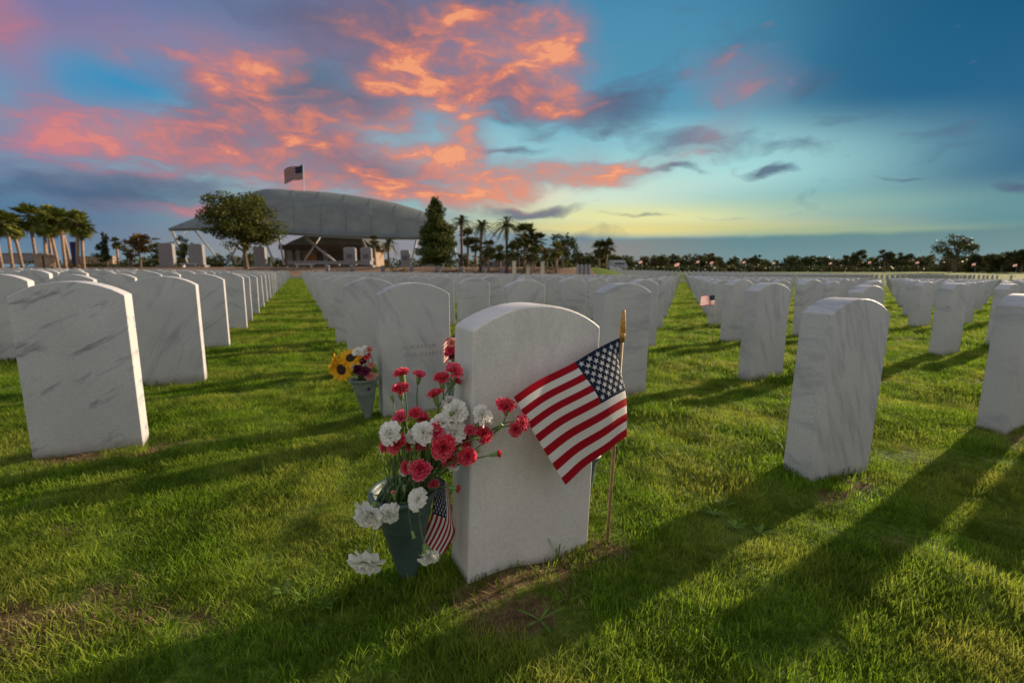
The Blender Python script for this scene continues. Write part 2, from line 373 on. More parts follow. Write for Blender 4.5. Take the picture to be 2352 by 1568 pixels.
me_main = stone_mesh('headstone', M_plainm, th=.110, bev=.009); me_left = stone_mesh('headstone', M_left); me_right = stone_mesh('headstone', M_right)
me_std = stone_mesh('headstone', M_marble, seg=12, bev=.005); me_far = stone_mesh('headstone', M_marble, seg=7, bev=0)
uax = Vector((math.cos(R(25)), math.sin(R(25)))); vax = Vector((-math.sin(R(25)), math.cos(R(25))))
def uv(u, v): return uax * u + vax * v
ORD = ['nearest', 'second', 'third', 'fourth', 'fifth', 'sixth', 'seventh', 'eighth', 'ninth', 'tenth', 'eleventh', 'twelfth', 'thirteenth', 'fourteenth', 'fifteenth', 'sixteenth', 'seventeenth', 'eighteenth', 'nineteenth', 'twentieth']
def ordn(n):
    if n < 20: return ORD[n]
    tens = ['twenty', 'thirty', 'forty', 'fifty', 'sixty', 'seventy'][(n + 1) // 10 - 2]; d = (n + 1) % 10
    return {'twenty': 'twentieth', 'thirty': 'thirtieth', 'forty': 'fortieth', 'fifty': 'fiftieth', 'sixty': 'sixtieth', 'seventy': 'seventieth'}[tens] if d == 0 else tens + '-' + ('first' if d == 1 else ORD[d - 1])
def gpl(x, y): return -.012 * x - .006 * y
near = {  # measured: (col,row) -> centre of front face foot, top height, mesh, label
    (0, 0): ((.047, .979), 697, me_main, 'large speckled white headstone in the centre foreground behind the green vase of carnations'),
    (-1, 1): ((-1.5965, 1.637), 645, me_left, 'left foreground headstone with dark grey streaks and a pink sunlit right side'),
    (1, 0): ((1.121, 1.462), 684, me_right, 'right foreground headstone with dark diagonal streaks running down its left edge'),
    (2, 0): ((2.22, 1.904), 675, me_std, 'headstone cut off by the right edge of the photo, bluish top'),
    (0, 1): ((-.443, 2.08), 649, me_std, 'headstone with a faint carved inscription, beside the vase of sunflowers'),
    (1, 1): ((.62, 2.448), 650, me_std, 'smooth pale headstone directly behind the gold tip of the flag stick'),
    (2, 1): ((1.64, 2.855), 650, me_std, 'headstone with small grey spots standing between the flag and the streaked right stone'),
    (-1, 2): ((-2.093, 2.736), 634, me_std, 'second headstone left of the aisle, directly behind the streaked left foreground stone'),
    (-1, 3): ((-2.634, 3.873), 628, me_std, 'third headstone left of the aisle, narrow lit side facing the path'),
    (-1, 4): ((-3.157, 5.056), 626, me_std, 'fourth headstone left of the aisle with warm lit edge'),
    (3, 2): ((2.17, 4.30), 642, me_std, None), (4, 1): ((3.57, 3.64), 650, me_std, 'headstone with grey veins right of the streaked stone, in the open grass'),
}
dirt = [(G(1215, 1318), .14, .038, R(27)), (G(1385, 1240), .045, .035, 0), (G(40, 1440), .30, .085, R(12)), (G(120, 1210), .07, .04, 0), (G(1190, 1400), .10, .05, R(30)), (G(2110, 1240), .07, .05, 0), (G(340, 1030), .15, .04, R(27))]
for (cc, rw), nn in near.items(): dirt.append((Vector((nn[0][0] + .02, nn[0][1] - .02, 0)), .19, .035, R(27)))
def soil(x, y):
    m = np.zeros_like(x)
    for (p, ra, rb, ang) in dirt:
        dx = x - p.x; dy = y - p.y; ca, sa = math.cos(ang), math.sin(ang); dd = np.sqrt(((dx * ca + dy * sa) / ra) ** 2 + ((-dx * sa + dy * ca) / rb) ** 2)
        m = np.maximum(m, 1 - sstep(.55, 1.35, dd + 1.4 * vnoise(x / .06, y / .06) + .8 * vnoise(x / .02, y / .02)))
    return m
at = go.data.attributes.new('soil', 'FLOAT', 'POINT'); at.data.foreach_set('value', np.append(soil(X, Y).reshape(-1), 0).astype(np.float32))
cands = []
for cc in range(-34, 64):
    du = .456 + 1.2 * cc
    for rw in range(-2, 110):
        v = .875 + 1.2 * rw - .012 * cc
        p = uv(du, v)
        if (cc, rw) in near:
            p = Vector(near[(cc, rw)][0]); q0 = p.copy()
            for _ in range(4): p = q0 * (1 - gpl(p.x, p.y) / CAMH)
        x, y = p
        if y < -.6 or (x * x + y * y) < .2: continue
        if y < .35 and x < 0: continue
        if x > 3.2 * max(y, .1) + 4: continue
        if x < -1.7 * max(y, 0) - 1.5: continue
        az = math.atan2(x, max(y, .01))
        lim = 39.6 if az < R(19) else 46
        if rw >= 0 and y > lim:
            if az < R(12) or y < 54 or y > 112: continue
        if y > 44 and (cc + rw) % 1: continue
        cands.append((x, y, cc, rw))
def size_in_view(c):
    x, y = c[0], c[1]
    if y < .5: return 0
    a = abs(x / y)
    if a > 1.22: return 0
    return 1 / y
cands.sort(key=lambda c: -size_in_view(c))
vis = [c for c in cands if size_in_view(c) > 0]
indiv = set((c[2], c[3]) for c in vis[:298])
first = {}
for x, y, cc, rw in vis[:298]: first[cc] = min(first.get(cc, 999), rw)
hs = []
far_v, far_f = [], []
fm_v = [v.co.copy() for v in me_far.vertices]; fm_f = [tuple(p.vertices) for p in me_far.polygons]
srs = random.Random(11)
for x, y, cc, rw in cands:
    if (cc, rw) not in indiv:
        rz = R(26.5) + srs.gauss(0, .02); dz = srs.gauss(-.005, .012) + float(gh(x, y)); o = len(far_v)
        Mx = Matrix.Translation((x, y, dz)) @ Matrix.Rotation(rz, 4, 'Z')
        far_v += [tuple(Mx @ (v + Vector((0, .05, 0)))) for v in fm_v]; far_f += [tuple(o + i for i in f) for f in fm_f]; continue
    nr_ = near.get((cc, rw)); me = nr_[2] if nr_ else (me_std if y < 14 else me_far)
    o = bpy.data.objects.new('headstone', me); C.objects.link(o)
    rz = R(27.2) if nr_ else R(26.5) + srs.gauss(0, .018)
    n_ = Vector((-math.sin(rz), math.cos(rz)))
    th = .110 if (cc, rw) == (0, 0) else HT
    yc_ = y + n_.y * th / 2; dz = (W(1176, nr_[1], yc_).z - HH) if nr_ else srs.gauss(0, .010) + float(gh(x, y))
    o.location = (x + n_.x * th / 2, y + n_.y * th / 2, dz); o.rotation_euler = (srs.gauss(0, .006), srs.gauss(0, .008), rz)
    if nr_: o.rotation_euler = (0, R({(0, 0): 2.1, (-1, 1): .3, (1, 0): 2.0, (2, 0): .9, (1, 1): .9, (2, 1): .8}.get((cc, rw), .4)), R({(1, 0): 24, (0, 0): 27.8, (-1, 1): 28}.get((cc, rw), 26.8)))
    if (cc, rw) == (-1, 1): o.scale = (.955, 1, 1)
    lab = nr_[3] if nr_ else None
    if not lab:
        k = rw - first[cc]
        pos = ('nearest' if k == 0 else ordn(k)) + (' headstone' if k == 0 else ' headstone back')
        if cc < 0: side = ('first' if cc == -1 else ORD[-cc - 1] if -cc - 1 < 20 else ordn(-cc - 1)) + ' column left of the grass aisle'
        else: side = ('first' if cc == 0 else ordn(cc)) + ' column right of the grass aisle'
        lab = f'{pos} in the {side}'
    tag(o, lab, 'headstone', 'white marble headstones in rows'); hs.append(o)
    if (cc, rw) == (0, 1): stoneC = o
me = bpy.data.meshes.new('distant_headstones'); me.from_pydata(far_v, [], far_f); me.materials.append(M_marble)
fo = bpy.data.objects.new('distant_headstones', me); C.objects.link(fo)
tag(fo, 'hundreds of tiny white headstones in the distant ranks', 'headstones', kind='stuff')
# carved inscription on the stone beside the sunflowers
m_ins = plain('engraving_grey', (.30, .31, .32), .8, .1)
def text(body, parent, loc, size, name='engraving', depth=.0005, mat=None, rot=(PI / 2, 0, 0)):
    cu = bpy.data.curves.new(name, 'FONT'); cu.body = body; cu.size = size; cu.align_x = 'CENTER'; cu.extrude = depth; cu.space_character = 1.25
    cu.materials.append(mat or m_ins)
    t = bpy.data.objects.new(name, cu); C.objects.link(t); dg = bpy.context.evaluated_depsgraph_get(); me = bpy.data.meshes.new_from_object(t.evaluated_get(dg))
    bpy.data.objects.remove(t); me.materials.clear(); me.materials.append(mat or m_ins)
    o = bpy.data.objects.new(name, me); C.objects.link(o); o.parent = parent; o.location = loc; o.rotation_euler = rot
    return o
text('ALWAYS IN', stoneC, (.01, -HT / 2 - .0004, .325), .026)
text('OUR HEARTS', stoneC, (.03, -HT / 2 - .0004, .288), .026)

# ------------------------------------------------------------------ grass (clumps scattered on the turf)
GREENS = [(.10, .20, .010), (.18, .34, .016), (.29, .46, .030), (.12, .25, .010), (.42, .53, .065), (.055, .120, .008)]
M_grass = leafy('grass_blades', GREENS, .55, .5, patch=(.40, .40, .07), pscale=2.2, mottle=(.07, .13, .010))
M_dry = leafy('dry_blades', [(.28, .21, .10), (.38, .30, .15), (.20, .14, .06), (.16, .19, .04)], .3, .8)
def clump(name, n, rad, hmin, hmax, wd, mat, seed, flat=0.0):
    rs = random.Random(seed); mb = MB()
    for _ in range(n):
        a = rs.random() * 2 * PI; r = rad * math.sqrt(rs.random()); x, y = r * math.cos(a), r * math.sin(a)
        h = hmin + (hmax - hmin) * rs.random() ** 1.3; d = rs.random() * 2 * PI; lean = h * (.25 + .9 * rs.random()) * (1 + flat)
        dx, dy = math.cos(d), math.sin(d); wv = Vector((-dy, dx, 0)) * wd * (.6 + .8 * rs.random()) / 2
        h2 = h * (1 - flat * .6)
        p = [Vector((x + dx * lean * t * t, y + dy * lean * t * t, -.008 + (h2 + .008) * (t - .25 * t * t) / .75)) for t in (0, .45, .8, 1)]
        mb.add([p[0] - wv, p[0] + wv, p[1] - wv * .9, p[1] + wv * .9, p[2] - wv * .55, p[2] + wv * .55, p[3]],
               [(0, 1, 3, 2), (2, 3, 5, 4), (4, 5, 6)])
    return bpy.data.objects.new(name, mb.mesh(name, mat))
gcol = bpy.data.collections.new('grass_clumps')
specs = [(120, .062, .006, .0165, .0016, M_grass, 0), (120, .062, .005, .015, .0017, M_grass, 0), (110, .058, .007, .021, .0017, M_grass, 0), (130, .068, .008, .015, .0016, M_grass, .1),
         (80, .062, .008, .026, .0020, M_grass, 0), (80, .06, .004, .014, .0018, M_dry, .5), (70, .06, .005, .019, .0016, M_dry, .8)]
for i_, sp in enumerate(specs):
    o = clump(f'grass_clump_{i_}', *sp[:6], 100 + i_, sp[6]); gcol.objects.link(o)
prs = np.random.RandomState(5)
PP = []; SC = []; IX = []; RZ = []
for (r0, r1, dens, sc, wedge) in [(.42, 1.6, 620, .92, 68), (1.6, 3.4, 440, 1.1, 64), (3.4, 6.5, 230, 1.5, 62), (6.5, 14, 90, 2.2, 60), (14, 41, 20, 3.4, 58)]:
    A = (r1 * r1 - r0 * r0) * R(wedge); n = int(A * dens)
    r = np.sqrt(prs.uniform(r0 * r0, r1 * r1, n)); a = prs.uniform(-R(wedge), R(wedge), n)
    x = r * np.sin(a); y = r * np.cos(a)
    keep = np.ones(n, bool)
    q = vnoise(x / .22 + 3, y / .22 + 8) + .7 * vnoise(x / .6 + 1, y / .6)
    idx = np.where(q > .18, 4, np.where(q > -.02, 2, np.where(q > -.2, prs.randint(0, 2, n), 3)))
    idx = np.where(prs.rand(n) < .35, prs.randint(0, 4, n), idx)
    dry = vnoise(x / .8 + 77, y / .8 + 40) + .5 * vnoise(x / .2 + 7, y / .2 + 4)
    idx = np.where((dry > .46) & (prs.rand(n) < .45), 6, idx)
    so = soil(x, y)
    idx = np.where((so > .25) & (prs.rand(n) < .72), prs.choice([5, 6], n), idx)
    keep &= ~((so > .6) & (prs.rand(n) < .25))
    keep &= y < 40.2
    x, y, idx = x[keep], y[keep], idx[keep]
    tf = 1 + 1.1 * (vnoise(x / .19 + 13, y / .19 + 4)) + .8 * vnoise(x / .07 + 3, y / .07 + 44); PP.append(np.stack([x, y, gh(x, y) + .002], -1)); SC.append(prs.uniform(.8, 1.2, len(x)) * sc * np.clip(tf, .72, 1.45)); IX.append(idx); RZ.append(prs.uniform(0, 2 * PI, len(x)))
PP = np.vstack(PP); SC = np.concatenate(SC); IX = np.concatenate(IX).astype(np.int32); RZ = np.concatenate(RZ)
me = bpy.data.meshes.new('grass'); me.from_pydata(PP.tolist(), [], [])
at = me.attributes.new('sc', 'FLOAT', 'POINT'); at.data.foreach_set('value', SC.astype(np.float32))
at = me.attributes.new('ix', 'INT', 'POINT'); at.data.foreach_set('value', IX)
at = me.attributes.new('rz', 'FLOAT', 'POINT'); at.data.foreach_set('value', RZ.astype(np.float32))
gr = bpy.data.objects.new('grass', me); C.objects.link(gr); tag(gr, 'short mown green lawn grass between the headstones', 'grass', kind='stuff')
ng = bpy.data.node_groups.new('scatter', 'GeometryNodeTree')
ng.interface.new_socket('Geometry', in_out='INPUT', socket_type='NodeSocketGeometry'); ng.interface.new_socket('Geometry', in_out='OUTPUT', socket_type='NodeSocketGeometry')
gi = ng.nodes.new('NodeGroupInput'); gout = ng.nodes.new('NodeGroupOutput'); ip = ng.nodes.new('GeometryNodeInstanceOnPoints'); ci = ng.nodes.new('GeometryNodeCollectionInfo')
ci.inputs['Collection'].default_value = gcol; ci.inputs['Separate Children'].default_value = True; ci.inputs['Reset Children'].default_value = True
ip.inputs['Pick Instance'].default_value = True
def natt(nm, ty):
    n = ng.nodes.new('GeometryNodeInputNamedAttribute'); n.data_type = ty; n.inputs['Name'].default_value = nm
    return next(o for o in n.outputs if o.name == 'Attribute' and o.enabled)
cx = ng.nodes.new('ShaderNodeCombineXYZ'); ng.links.new(natt('rz', 'FLOAT'), cx.inputs[2])
ng.links.new(gi.outputs[0], ip.inputs['Points']); ng.links.new(ci.outputs[0], ip.inputs['Instance']); ng.links.new(natt('ix', 'INT'), ip.inputs['Instance Index'])
ng.links.new(natt('sc', 'FLOAT'), ip.inputs['Scale']); ng.links.new(cx.outputs[0], ip.inputs['Rotation']); ng.links.new(ip.outputs[0], gout.inputs[0])
md = gr.modifiers.new('scatter', 'NODES'); md.node_group = ng

# ------------------------------------------------------------------ flags
m_red = None
def cloth(name, c):
    m, nt, b = newmat(name); tc = N(nt, 'ShaderNodeTexCoord')
    f = noise(nt, tc.outputs['Object'], 700, 2)
    c2 = mixc(nt, f, tuple(x * .75 for x in c), tuple(min(1, x * 1.2) for x in c))
    nt.links.new(c2, b.inputs['Base Color']); b.inputs['Roughness'].default_value = .85; b.inputs['Specular IOR Level'].default_value = .15
    t = N(nt, 'ShaderNodeBsdfTranslucent'); nt.links.new(c2, t.inputs[0]); mx = N(nt, 'ShaderNodeMixShader'); mx.inputs[0].default_value = .42
    nt.links.new(b.outputs[0], mx.inputs[1]); nt.links.new(t.outputs[0], mx.inputs[2]); nt.links.new(mx.outputs[0], nt.nodes['Material Output'].inputs[0])
    fw_ = noise(nt, tc.outputs['Object'], 26, 3, .5, .6); bump(nt, b, math_(nt, 'MULTIPLY_ADD', fw_, 6, f), .35, .0012)
    return m
F_red = cloth('red_cloth', (.42, .010, .022)); F_white = cloth('white_cloth', (.84, .82, .80)); F_blue = cloth('navy_cloth', (.018, .028, .065))
def herm(xs, ys, x):
    n = len(xs); x = min(max(x, xs[0]), xs[-1]); i = 0
    while i < n - 2 and x > xs[i + 1]: i += 1
    h = xs[i + 1] - xs[i]; t = (x - xs[i]) / h
    def sl(j):
        if j == 0: return (ys[1] - ys[0]) / (xs[1] - xs[0])
        if j == n - 1: return (ys[-1] - ys[-2]) / (xs[-1] - xs[-2])
        return (ys[j + 1] - ys[j - 1]) / (xs[j + 1] - xs[j - 1])
    m0, m1 = sl(i) * h, sl(i + 1) * h
    return ys[i] * (2 * t**3 - 3 * t * t + 1) + m0 * (t**3 - 2 * t * t + t) + ys[i + 1] * (-2 * t**3 + 3 * t * t) + m1 * (t**3 - t * t)
F_shaded = [plain('shaded_red_cloth', (.20, .03, .04), .9, .1), plain('shaded_white_cloth', (.34, .30, .31), .9, .1), plain('shaded_navy_cloth', (.02, .02, .05), .9, .1)]  # flagpole flag: backlit shade put into darker copies of the cloth colours
def flag(parent, ss, ts, rows, ns=40, nt_=39, stars=True, mats=None, origin=Vector((0, 0, 0)), wav=0.0):
    """cloth through measured points: rows[t][s]; canton at s<.4,t<7/13"""
    def P(s, t):
        cols = [herm(ss, [rows[j][i] for i in range(len(ss))], s) for j in range(len(ts))]
        p = herm(ts, cols, t)
        if wav: p = p + Vector((0, 1, 0)) * wav * math.sin(s * 9 + t * 2) * s
        return p - origin
    mb = MB(); vs = [P(i / ns, j / nt_) for j in range(nt_ + 1) for i in range(ns + 1)]
    mb.v = [tuple(p) for p in vs]
    for j in range(nt_):
        for i in range(ns):
            a = j * (ns + 1) + i; mb.f.append((a, a + 1, a + ns + 2, a + ns + 1))
            st = int((j + .5) / nt_ * 13); blue = (i + .5) / ns < .4 and st < 7
            mb.m.append(2 if blue else (0 if st % 2 == 0 else 1))
    cl = mb.obj('flag_cloth', mats or [F_red, F_white, F_blue], parent, smooth=True)
    if stars:
        sb = MB(); H = 1.0; W_ = 1.5
        for r in range(9):
            for k in range(6 if r % 2 == 0 else 5):
                cs = .4 * ((2 * k + (1 if r % 2 == 0 else 2)) / 12); ct = 7 / 13 * (r + 1) / 10; rad = .037
                for sd_ in (1, -1):
                    pv = []
                    for q in range(10):
                        rr_ = rad if q % 2 == 0 else rad * .42; an = PI / 2 + q * PI / 5
                        s_ = cs + rr_ * math.cos(an) / W_; t_ = ct - rr_ * math.sin(an)
                        e = .01; d1 = P(s_ + e, t_) - P(s_ - e, t_); d2 = P(s_, t_ + e) - P(s_, t_ - e); nn = d1.cross(d2).normalized()
                        pv.append(P(s_, t_) + nn * .0006 * sd_)
                    e = .01; d1 = P(cs + e, ct) - P(cs - e, ct); d2 = P(cs, ct + e) - P(cs, ct - e); nn = d1.cross(d2).normalized()
                    pv.append(P(cs, ct) + nn * .0006 * sd_)
                    sb.add(pv, [(q, (q + 1) % 10, 10) for q in range(10)])
        sb.obj('stars', F_white, cl)
    return cl
m_wood = plain('stick_wood', (.36, .24, .12), .6, .3, 60); m_gold = plain('gold_paint', (.42, .22, .055), .38, .3, 90, metal=.45, bmp=.1)
def stick(parent, base, top, r=.0045, tip=True, tipl=.075):
    base, top = Vector(base), Vector(top); d = (top - base).normalized(); o = Vector(parent.location)
    mb = MB(); e = top - d * (tipl * .8 if tip else 0); mb.tube([base - o - d * .05, e - o], r, 10); mb.obj('stick', m_wood, parent, smooth=True)
    if tip:
        b0 = top - d * tipl - o; prof = [(0, .0072), (.018, .0074), (.019, .0068), (.024, .0070), (.030, .0078), (.040, .0072), (.074, .0034), (.0755, .0026)]
        k = tipl / .075; mt = MB(); mt.tube([b0 + d * z * k for z, _ in prof], [q * k * (r / .0045) for _, q in prof], 14); mt.obj('spear_tip', m_gold, parent, smooth=True)
fb_ = G(1395, 1232); fl = empty('stick_flag', fb_)
tag(fl, 'large American stick flag with gold tip, right of the centre headstone', 'flag', 'small American flags')
fr = [[W(*p) for p in row] for row in [
    [(1424, 775, 1.062), (1400, 786, 1.040), (1366, 804, 1.012), (1320, 831, .980), (1246, 868, .935), (1180, 912, .900)],
    [(1420, 908, 1.068), (1436, 897, 1.038), (1413, 908, 1.004), (1380, 926, .978), (1306, 968, .938), (1238, 1013, .912)],
    [(1412, 1012, 1.066), (1440, 1000, 1.036), (1420, 1014, 1.006), (1396, 1034, .985), (1345, 1072, .955), (1298, 1110, .930)]]]
flag(fl, [0, .1, .24, .4, .7, 1], [0, 7 / 13, 1], fr, origin=fb_, ns=60, wav=.006)
stick(fl, fb_, W(1433, 712, 1.062))
# little flag tucked behind the vase
b2 = G(985, 1262); b2 = Vector((W(985, 1200, .99).x, .99, 0)); f2_ = empty('stick_flag', b2)
tag(f2_, 'small American flag hanging folded between the vase and the centre headstone', 'flag', 'small American flags')
r2 = [[W(*p) for p in row] for row in [
    [(1006, 1092, .985), (1000, 1128, .98), (992, 1178, .972), (980, 1212, .965), (968, 1240, .96)],
    [(1023, 1104, .975), (1024, 1140, .970), (1026, 1190, .962), (1012, 1230, .955), (994, 1262, .95)],
    [(1030, 1112, .985), (1034, 1150, .975), (1040, 1198, .970), (1044, 1225, .972), (1019, 1274, .965)]]]
flag(f2_, [0, .2, .4, .7, 1], [0, 7 / 13, 1], r2, origin=b2)
stick(f2_, b2, W(1003, 1075, .992), tip=False, r=.003)
def simple_flag(base, top, fx, fy, drop, label, r=.003, name='stick_flag', group='small American flags', ax=Vector((-1, .15, -.1)), nsx=20, cat='flag', waves=.012):
    e_ = empty(name, base); tag(e_, label, cat, group); d = (Vector(top) - Vector(base)).normalized(); a = ax.normalized()
    t0 = Vector(top) - d * drop; rows = []
    for t in (0, .5, 1):
        rows.append([t0 - d * fy * t + a * fx * s + Vector((0, 1, -.35)) * waves * math.sin(s * 7 + t) for s in (0, .25, .5, .75, 1)])
    flag(e_, [0, .25, .5, .75, 1], [0, .5, 1], rows, ns=nsx, nt_=26, stars=False, origin=Vector(base), mats=F_shaded if name == 'flagpole' else None)
    mb = MB(); mb.tube([Vector((0, 0, -.1)), Vector(top) - Vector(base)], r, 8); mb.obj('pole' if name == 'flagpole' else 'stick', m_wood if name != 'flagpole' else m_steel, e_, smooth=True)
    return e_
m_steel = plain('brushed_metal', (.55, .54, .52), .4, .1, 5, metal=.6)
b_ = Vector((W(1642, 700, 4.0).x, 4.0, 0)); simple_flag(b_, W(1643, 676, 4.0), .115, .085, .004, 'small pale backlit American flag beside the third column of right hand headstones')
b_ = Vector((W(1042, 780, 2.06).x, 2.06, 0)); simple_flag(b_, W(1046, 764, 2.06), .075, .10, .0, 'sunlit flag peeking out between the inscribed headstone and the centre headstone', ax=Vector((-.6, .1, -.5)))

# ------------------------------------------------------------------ vases and flowers
m_vase = plain('green_plastic', (.066, .108, .098), .5, .4, 9, bmp=.2)
m_vase2 = plain('grey_green_plastic', (.17, .22, .20), .5, .25, 14)
def vase(base, h, rt, label, mat=m_vase, tilt=(0, 0)):
    e_ = empty('flower_vase', base); e_.rotation_euler = (tilt[0], tilt[1], 0); tag(e_, label, 'vase', 'green cone flower vases')
    mb = MB(); prof = [(.004, -.05), (rt * .27, 0)]
    for k in range(1, 9):
        t = k / 8; prof.append((rt * (.27 + .69 * t ** .92), h * t))
        if k == 5: prof.append((rt * (.27 + .69 * t ** .92) + .0012, h * t + .002)); prof.append((rt * (.27 + .69 * t ** .92) + .0012, h * t + .005))
    mb.lathe(prof, 40); inner = [(r - .0035, z) for r, z in prof[1:]][::-1]
    mb.lathe([prof[-1], inner[0]] + inner[1:], 40)
    mb.obj('cone', mat, e_, smooth=True)
    rb = MB(); R0 = rt * .96
    ring = [(R0 - .0040, h - .008), (R0 + .004, h - .008), (R0 + .0065, h - .002), (R0 + .0065, h + .003), (R0 + .002, h + .005), (R0 - .0040, h + .003), (R0 - .0040, h - .008)]
    rb.lathe(ring, 48); rb.obj('rim', mat, e_, smooth=True)
    return e_
VB = Vector((-.2350, .938, -.012)); VH = .205
vs_ = vase(VB, VH, .071, 'dark green cone vase full of red and white carnations in the centre foreground', tilt=(R(1), R(-1)))
m_stem = plain('flower_stem', (.085, .15, .045), .6, .3, 30); m_calyx = plain('calyx_green', (.17, .27, .07), .5, .25, 60)
def petal_mat(name, deep, pale, edge=.5):
    m, nt, b = newmat(name); at = N(nt, 'ShaderNodeAttribute', attribute_name='rim'); g = N(nt, 'ShaderNodeNewGeometry')
    c = ramp(nt, at.outputs['Fac'], [(0, tuple(x * .85 for x in deep)), (edge, deep), (.90, deep), (1, pale)])
    c = mixc(nt, math_(nt, 'MULTIPLY', g.outputs['Random Per Island'], .12), c, pale)
    nt.links.new(c, b.inputs['Base Color']); b.inputs['Roughness'].default_value = .6; b.inputs['Specular IOR Level'].default_value = .25
    t = N(nt, 'ShaderNodeBsdfTranslucent'); nt.links.new(c, t.inputs[0]); mx = N(nt, 'ShaderNodeMixShader'); mx.inputs[0].default_value = .45
    nt.links.new(b.outputs[0], mx.inputs[1]); nt.links.new(t.outputs[0], mx.inputs[2]); nt.links.new(mx.outputs[0], nt.nodes['Material Output'].inputs[0])
    return m
P_red = petal_mat('red_petals', (.80, .020, .070), (.92, .28, .34)); P_pink = petal_mat('rose_petals', (.82, .040, .125), (.92, .36, .44)); P_white = petal_mat('white_petals', (.93, .92, .86), (.97, .96, .93))  # red and rose rims: backlit glow put into a paler colour
P_yel = petal_mat('yellow_petals', (.90, .50, .02), (.95, .70, .10)); P_pur = petal_mat('plum_petals', (.16, .015, .06), (.40, .10, .2)); P_salm = petal_mat('salmon_petals', (.75, .28, .22), (.9, .6, .5))
def bloom_mesh(name, mat, seed, openness=1.0, layers=None, n=44):
    """carnation head, radius 1, axis +Z: crowded crumpled fan petals with notched rims"""
    rs = random.Random(seed); V = []; F = []; A = []
    if layers: n = sum(l[2] for l in layers)
    for k in range(n):
        t_ = k / n; a0 = k * 2.39996 + rs.uniform(-.5, .5); tl = R((80 * (1 - t_) ** .8 + 3) * openness + rs.uniform(-15, 15) * (1 - .3 * t_)); L_ = (.62 + .38 * (1 - t_) ** .6) * rs.uniform(.82, 1.1)
        if layers: L_ *= 1.05
        nu, nv = 8, 5; o = len(V); ph = rs.random() * 6; f1 = rs.uniform(5, 9); amp = rs.uniform(.10, .20); wd = rs.uniform(.42, .66); tw = rs.uniform(-.7, .7) * (.4 + .6 * t_); curl = rs.uniform(-.05, .35); fold = rs.uniform(-.35, .35)
        for v in range(nv + 1):
            t = v / nv
            for u in range(nu + 1):
                s = u / nu * 2 - 1; wv = wd * (.12 + .88 * t ** .9) * L_
                notch = (.045 * ((u % 2) * 2 - 1) + rs.uniform(-.04, .04)) * (1 if v == nv else 0)
                out = L_ * (t * (1 - .20 * s * s) + notch); side = s * wv
                up = amp * t * t * math.sin(s * f1 + ph) + rs.uniform(-.025, .025) * t - curl * t * t * math.sin(tl) + fold * abs(s) * t * .5
                side, up = side * math.cos(tw) - up * math.sin(tw) * .6, up + side * math.sin(tw) * .6
                d = Vector((math.sin(tl), 0, math.cos(tl))); nrm = Vector((-math.cos(tl), 0, math.sin(tl)))
                p = d * out + Vector((0, 1, 0)) * side + nrm * up; c_, s_ = math.cos(a0), math.sin(a0)
                V.append((p.x * c_ - p.y * s_, p.x * s_ + p.y * c_, p.z * .82 - .10)); A.append(t)
        for v in range(nv):
            for u in range(nu):
                q = o + v * (nu + 1) + u; F.append((q, q + 1, q + nu + 2, q + nu + 1))
    me = bpy.data.meshes.new(name); me.from_pydata(V, [], F); me.materials.append(mat)
    at = me.attributes.new('rim', 'FLOAT', 'POINT'); at.data.foreach_set('value', A)
    me.polygons.foreach_set('use_smooth', [True] * len(F)); return me
B_red = [bloom_mesh('bloom', P_red, 1, n=34), bloom_mesh('bloom', P_pink, 2, n=26), bloom_mesh('bloom', P_red, 3, .82, n=38)]
B_fan = [bloom_mesh('bloom', P_red, 51, .66, n=22), bloom_mesh('bloom', P_pink, 52, .6, n=20), bloom_mesh('bloom', P_red, 53, .72, n=24)]
B_white = [bloom_mesh('bloom', P_white, 4, n=24), bloom_mesh('bloom', P_white, 5, .85, n=20), bloom_mesh('bloom', P_white, 6, 1.08, n=28)]
B_budr = bloom_mesh('bloom', P_red, 7, .42, [(.9, 40, 6), (.85, 22, 5), (.8, 8, 4)]); B_budp = bloom_mesh('bloom', P_salm, 8, .3, [(.9, 30, 6), (.85, 12, 5)])
mb = MB(); mb.tube([(0, 0, -1.25), (0, 0, -1.1), (0, 0, -.7), (0, 0, -.2), (0, 0, .08)], [.09, .22, .27, .30, .42], 10)
for k in range(5):
    a = 2 * PI * k / 5; d = Vector((math.cos(a), math.sin(a), 0)); t = Vector((-d.y, d.x, 0))
    mb.add([d * .30 + t * .16 + Vector((0, 0, -.1)), d * .30 - t * .16 + Vector((0, 0, -.1)), d * .52 + Vector((0, 0, .22))], [(0, 1, 2)])
me_calyx = mb.mesh('calyx', m_calyx, True)
def bez(p0, p1, p2, p3, n=10):
    return [p0 * (1 - t) ** 3 + p1 * 3 * t * (1 - t) ** 2 + p2 * 3 * t * t * (1 - t) + p3 * t ** 3 for t in [i / n for i in range(n + 1)]]
